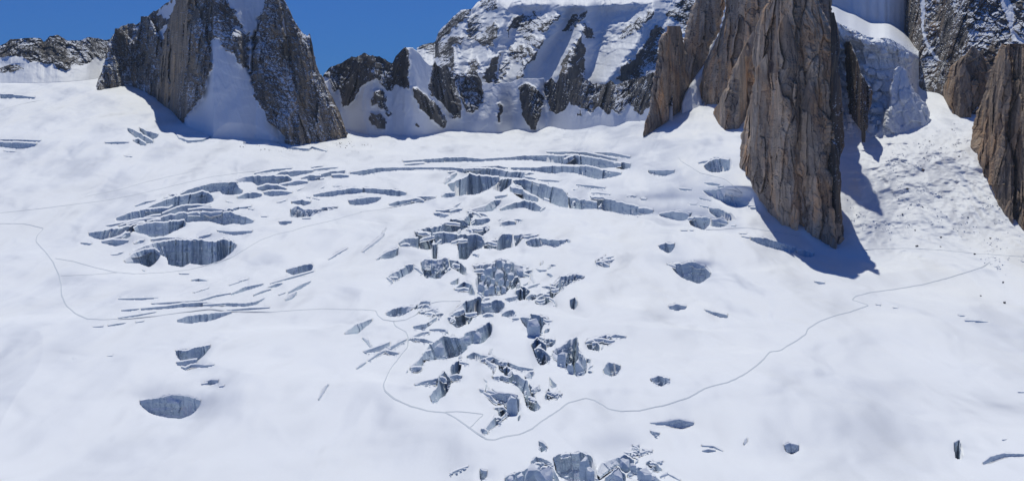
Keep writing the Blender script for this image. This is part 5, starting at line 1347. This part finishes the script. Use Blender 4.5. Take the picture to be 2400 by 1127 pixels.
ZONES = [px(4, [(1500, 110), (1620, 70), (1800, 60), (1870, 180), (1830, 320), (1760, 420), (1720, 560), (1700, 660), (1560, 715), (1390, 700), (1450, 650), (1590, 600), (1620, 500), (1560, 340)]),
         px(4, [(1780, 250), (1900, 420), (2050, 560), (2250, 680), (2400, 800), (2400, 930), (2300, 930), (2160, 850), (2000, 720), (1850, 640), (1740, 540), (1720, 400)]),
         px(3, [(1850, 800), (1950, 760), (2050, 860), (2050, 960), (1900, 1010), (1750, 960)]),
         px(4, [(1270, 380), (1340, 500), (1450, 560), (1580, 600), (1400, 690), (1340, 640), (1290, 520)]),
         px(4, [(2060, 330), (2180, 380), (2250, 480), (2340, 600), (2400, 700), (2400, 760), (2250, 640), (2120, 500)])]
debris('avalanche_debris', 'scattered avalanche rubble on the snow slope below the hanging glacier', scatter(ZONES, 9500, 0.2, 1.5, 5), M_DEBRIS, 6)
debris('rock_debris', 'small stones fallen at the foot of the left peak', scatter([px(1, [(2240, 900), (2300, 850), (2400, 900), (2400, 1010), (2250, 1010), (2160, 960)]), px(6, [(80, 0), (300, -60), (400, 20), (260, 80), (120, 60)]), px(1, [(1560, 930), (1900, 960), (1950, 1010), (1600, 990)])], 700, 0.5, 2.0, 15), M_WALL, 16)

def place_lumps(name, label, cat, group, spots, mat, seed, parent=None, big=LUMPS, squash=0.8):
    r = np.random.default_rng(seed)
    for x, y, s in spots:
        v, f = big[r.integers(len(big))]
        a = r.uniform(0, 6.283); c_, s_ = math.cos(a), math.sin(a)
        w = v * np.array([s * r.uniform(0.75, 1.2), s * r.uniform(0.75, 1.2), s * r.uniform(0.6, 1.0) * squash / 0.8])
        w = np.stack([w[:, 0] * c_ - w[:, 1] * s_, w[:, 0] * s_ + w[:, 1] * c_, w[:, 2]], 1)
        q = G(x, y)
        ob = new_mesh(name, w, f, mat, parent, smooth=False)
        ob.location = (q[0], q[1], q[2] + 0.2 * s)
        if label: tag(ob, label, cat, group)
BOULD = px(4, [(1765, 495), (1880, 685), (1730, 740), (1878, 742), (1995, 180), (1770, 265), (2130, 1050), (2270, 965), (2280, 1095), (1950, 10), (1810, 85), (1670, 380), (1720, 640), (2090, 790), (2190, 690), (1640, 540), (2050, 560)])
place_lumps('boulder', 'small dark boulder lying on the avalanche slope', 'boulder', 'boulders on the avalanche slope', [(x, y, 1.3 + 0.9 * ((i * 7) % 3) / 2) for i, (x, y) in enumerate(BOULD)], M_WALL, 3)

import bmesh
def serac(parent, x0, x1, yt, yb, seed, depth=0.9, D=None, mat=None):
    """a broken ice block: a jagged convex lump with flat facets, rooted below what shows of it"""
    D = D or float(ground_D(0.5 * (x0 + x1), yb)) + 2.0
    hw = 0.5 * (x1 - x0) / F * D; h = (yb - yt) / F * D
    r = np.random.default_rng(seed)
    top = W(0.5 * (x0 + x1), yt, D)
    pts = []
    for i in range(26):
        z = (0.30 * r.random() if i < 7 else 0.2 + 0.8 * r.random())
        a = r.uniform(0, 6.283); rad = (1.0 - 0.45 * (1 - z) ** 2 * r.random()) * r.uniform(0.72, 1.08)
        sq = 1.0 / max(abs(math.cos(a)), abs(math.sin(a))) ** 0.6
        pts.append((rad * sq * hw * math.cos(a), rad * sq * hw * depth * math.sin(a), -h * 1.5 * z))
    pts += [(hw * 0.5 * r.uniform(-1, 1), hw * depth * r.uniform(0.2, 0.9), h * 0.06), (hw * 0.5 * r.uniform(-1, 1), -hw * depth * r.uniform(0.2, 0.7), -h * 0.30)]
    bm = bmesh.new()
    vs = [bm.verts.new(p) for p in pts]
    res = bmesh.ops.convex_hull(bm, input=vs)
    bmesh.ops.delete(bm, geom=[v for v in bm.verts if not v.link_faces], context='VERTS')
    bmesh.ops.subdivide_edges(bm, edges=bm.edges[:], cuts=2, use_grid_fill=True)
    q = np.array([v.co[:] for v in bm.verts]); sc_ = max(hw, 1.0)
    dn = 0.11 * sc_ * fbm(q[:, 0] / sc_ * 2.2 + seed, q[:, 1] / sc_ * 2.2, q[:, 2] / sc_ * 2.2, 3, seed)
    for v, d, p in zip(bm.verts, dn, q):
        l = np.linalg.norm(p[:2]) + 1e-6
        v.co.x += d * p[0] / l; v.co.y += d * p[1] / l; v.co.z += 0.6 * d
        v.co.x += top[0]; v.co.y += top[1]; v.co.z += top[2]
    me = bpy.data.meshes.new('ice_block'); bm.to_mesh(me); bm.free()
    me.materials.append(mat or M_ICE)
    o = bpy.data.objects.new('ice_block', me); COL.objects.link(o)
    o.parent = parent
    if parent is not None: o.matrix_parent_inverse = __import__('mathutils').Matrix.Translation(-parent.location)
    return o
def crev_by(text):
    for o in COL.objects:
        if o.get('label') and text in o['label'] and o.get('category') == 'crevasse':
            return o
SERACS = [('single tall ice block', 15, [(1165, 1400, 365, 640)]),
          ('rubble filled chaos', 13, [(470, 590, 365, 470), (590, 740, 400, 500), (240, 420, 500, 640), (440, 600, 540, 680), (660, 800, 590, 690), (820, 960, 520, 640), (150, 290, 760, 920), (330, 450, 800, 930), (500, 620, 690, 800), (560, 650, 830, 920), (260, 350, 880, 960), (190, 290, 620, 720), (640, 720, 500, 580), (380, 460, 690, 770), (470, 540, 820, 900), (300, 370, 650, 720), (640, 700, 720, 800), (420, 480, 480, 540)]),
          ('wide jagged chasm', 14, [(890, 1060, 930, 1120), (1570, 1720, 740, 880), (1400, 1520, 800, 910)]),
          ('rounded blocks at the bottom edge', 17, [(640, 830, 450, 610), (760, 1000, 490, 680), (540, 650, 550, 660), (440, 540, 580, 680)]),
          ('broken blue hollow', 17, [(1660, 1820, 510, 680), (1760, 1900, 380, 490), (1960, 2140, 490, 640), (1880, 1960, 430, 520), (2100, 2200, 560, 660)]),
          ('large dark chasm', 17, [(1280, 1430, 360, 600), (1370, 1480, 480, 640)]),
          ('dark pit with crumbling', 7, [(1330, 1390, 330, 400), (1440, 1500, 380, 450), (1395, 1440, 400, 455)]),
          ('smooth fronted', 16, [(1460, 1630, 640, 870)])]
k = 900
for text, w, boxes in SERACS:
    par = crev_by(text)
    for x0, x1, y0, y1 in boxes:
        (a0, b0), (a1, b1) = px(w, [(x0, y0), (x1, y1)])
        k += 1
        serac(par, a0, a1, b0, b1, k)

def icefall_blocks():
    r = np.random.default_rng(55)
    bl = p3([(1130, 960), (1230, 905), (1300, 862), (1500, 850), (1650, 825), (1700, 760), (1745, 650)])
    n = 0
    while n < 70:
        x = r.uniform(1958, 2128); y = r.uniform(72, 300)
        lip = np.interp(x, *zip(*p3([(1230, 135), (1340, 185), (1440, 240), (1560, 238), (1625, 275), (1700, 330)])))
        yb = np.interp(x, *zip(*bl))
        if y < lip + 3 or y > yb - 4: continue
        gx = np.full((1, 1), x); R = np.full((1, 1), y)
        frac = (yb - y) / (yb - lip)
        D = float(ground_D(x, yb)) + 130 * frac ** 0.8 + 40 * math.sin(frac * 3.14) - 20
        w = r.uniform(4, 11); hgt = w * r.uniform(0.7, 1.5)
        serac(icefall, x - w, x + w, y, y + hgt, 4000 + n, D=D, mat=M_SERAC)
        n += 1
icefall_blocks()

# small broken ice along the crevasse lips of the icefall
def lip_rubble():
    r = np.random.default_rng(77)
    pts = []
    for label, top, bot in CREV:
        bx = np.mean([p[0] for p in bot]); by = np.mean([p[1] for p in bot])
        span = np.ptp([p[0] for p in bot])
        if not (880 < bx < 1560 and 390 < by) or span < 14: continue
        m = int(span * 0.30)
        x, y = resample(bot, 200)
        i = r.integers(10, 190, m)
        pts.append(np.stack([x[i] + r.normal(0, 2.5, m), y[i] + 1.0 + np.abs(r.normal(0, 2.5, m)), 0.35 + 1.1 * r.random(m) ** 3], 1))
    return np.concatenate(pts)
debris('ice_rubble', 'small crumbs of broken ice along the crevasse lips of the icefall', lip_rubble(), M_ICE, 78)

# ------------------------------------------------------------------ the air between: thin blue haze over the whole valley
def build_haze():
    x0, x1, y0, y1, z0, z1 = -3900.0, 3300.0, -60.0, 7600.0, -420.0, 1250.0
    v = [(x, y, z) for z in (z0, z1) for y in (y0, y1) for x in (x0, x1)]
    f = [(0, 2, 3, 1), (4, 5, 7, 6), (0, 1, 5, 4), (2, 6, 7, 3), (0, 4, 6, 2), (1, 3, 7, 5)]
    m = bpy.data.materials.new('haze'); m.use_nodes = True
    nt = m.node_tree; nt.nodes.clear()
    out = nt.nodes.new('ShaderNodeOutputMaterial'); pv = nt.nodes.new('ShaderNodeVolumePrincipled')
    pv.inputs['Color'].default_value = (0.72, 0.85, 1.0, 1)
    pv.inputs['Density'].default_value = 1.3e-5
    pv.inputs['Anisotropy'].default_value = 0.0
    nt.links.new(pv.outputs[0], out.inputs['Volume'])
    o = new_mesh('haze', np.array(v), np.array(f), m, None, smooth=False)
    tag(o, 'thin blue mountain haze filling the valley', None, kind='stuff')
build_haze()
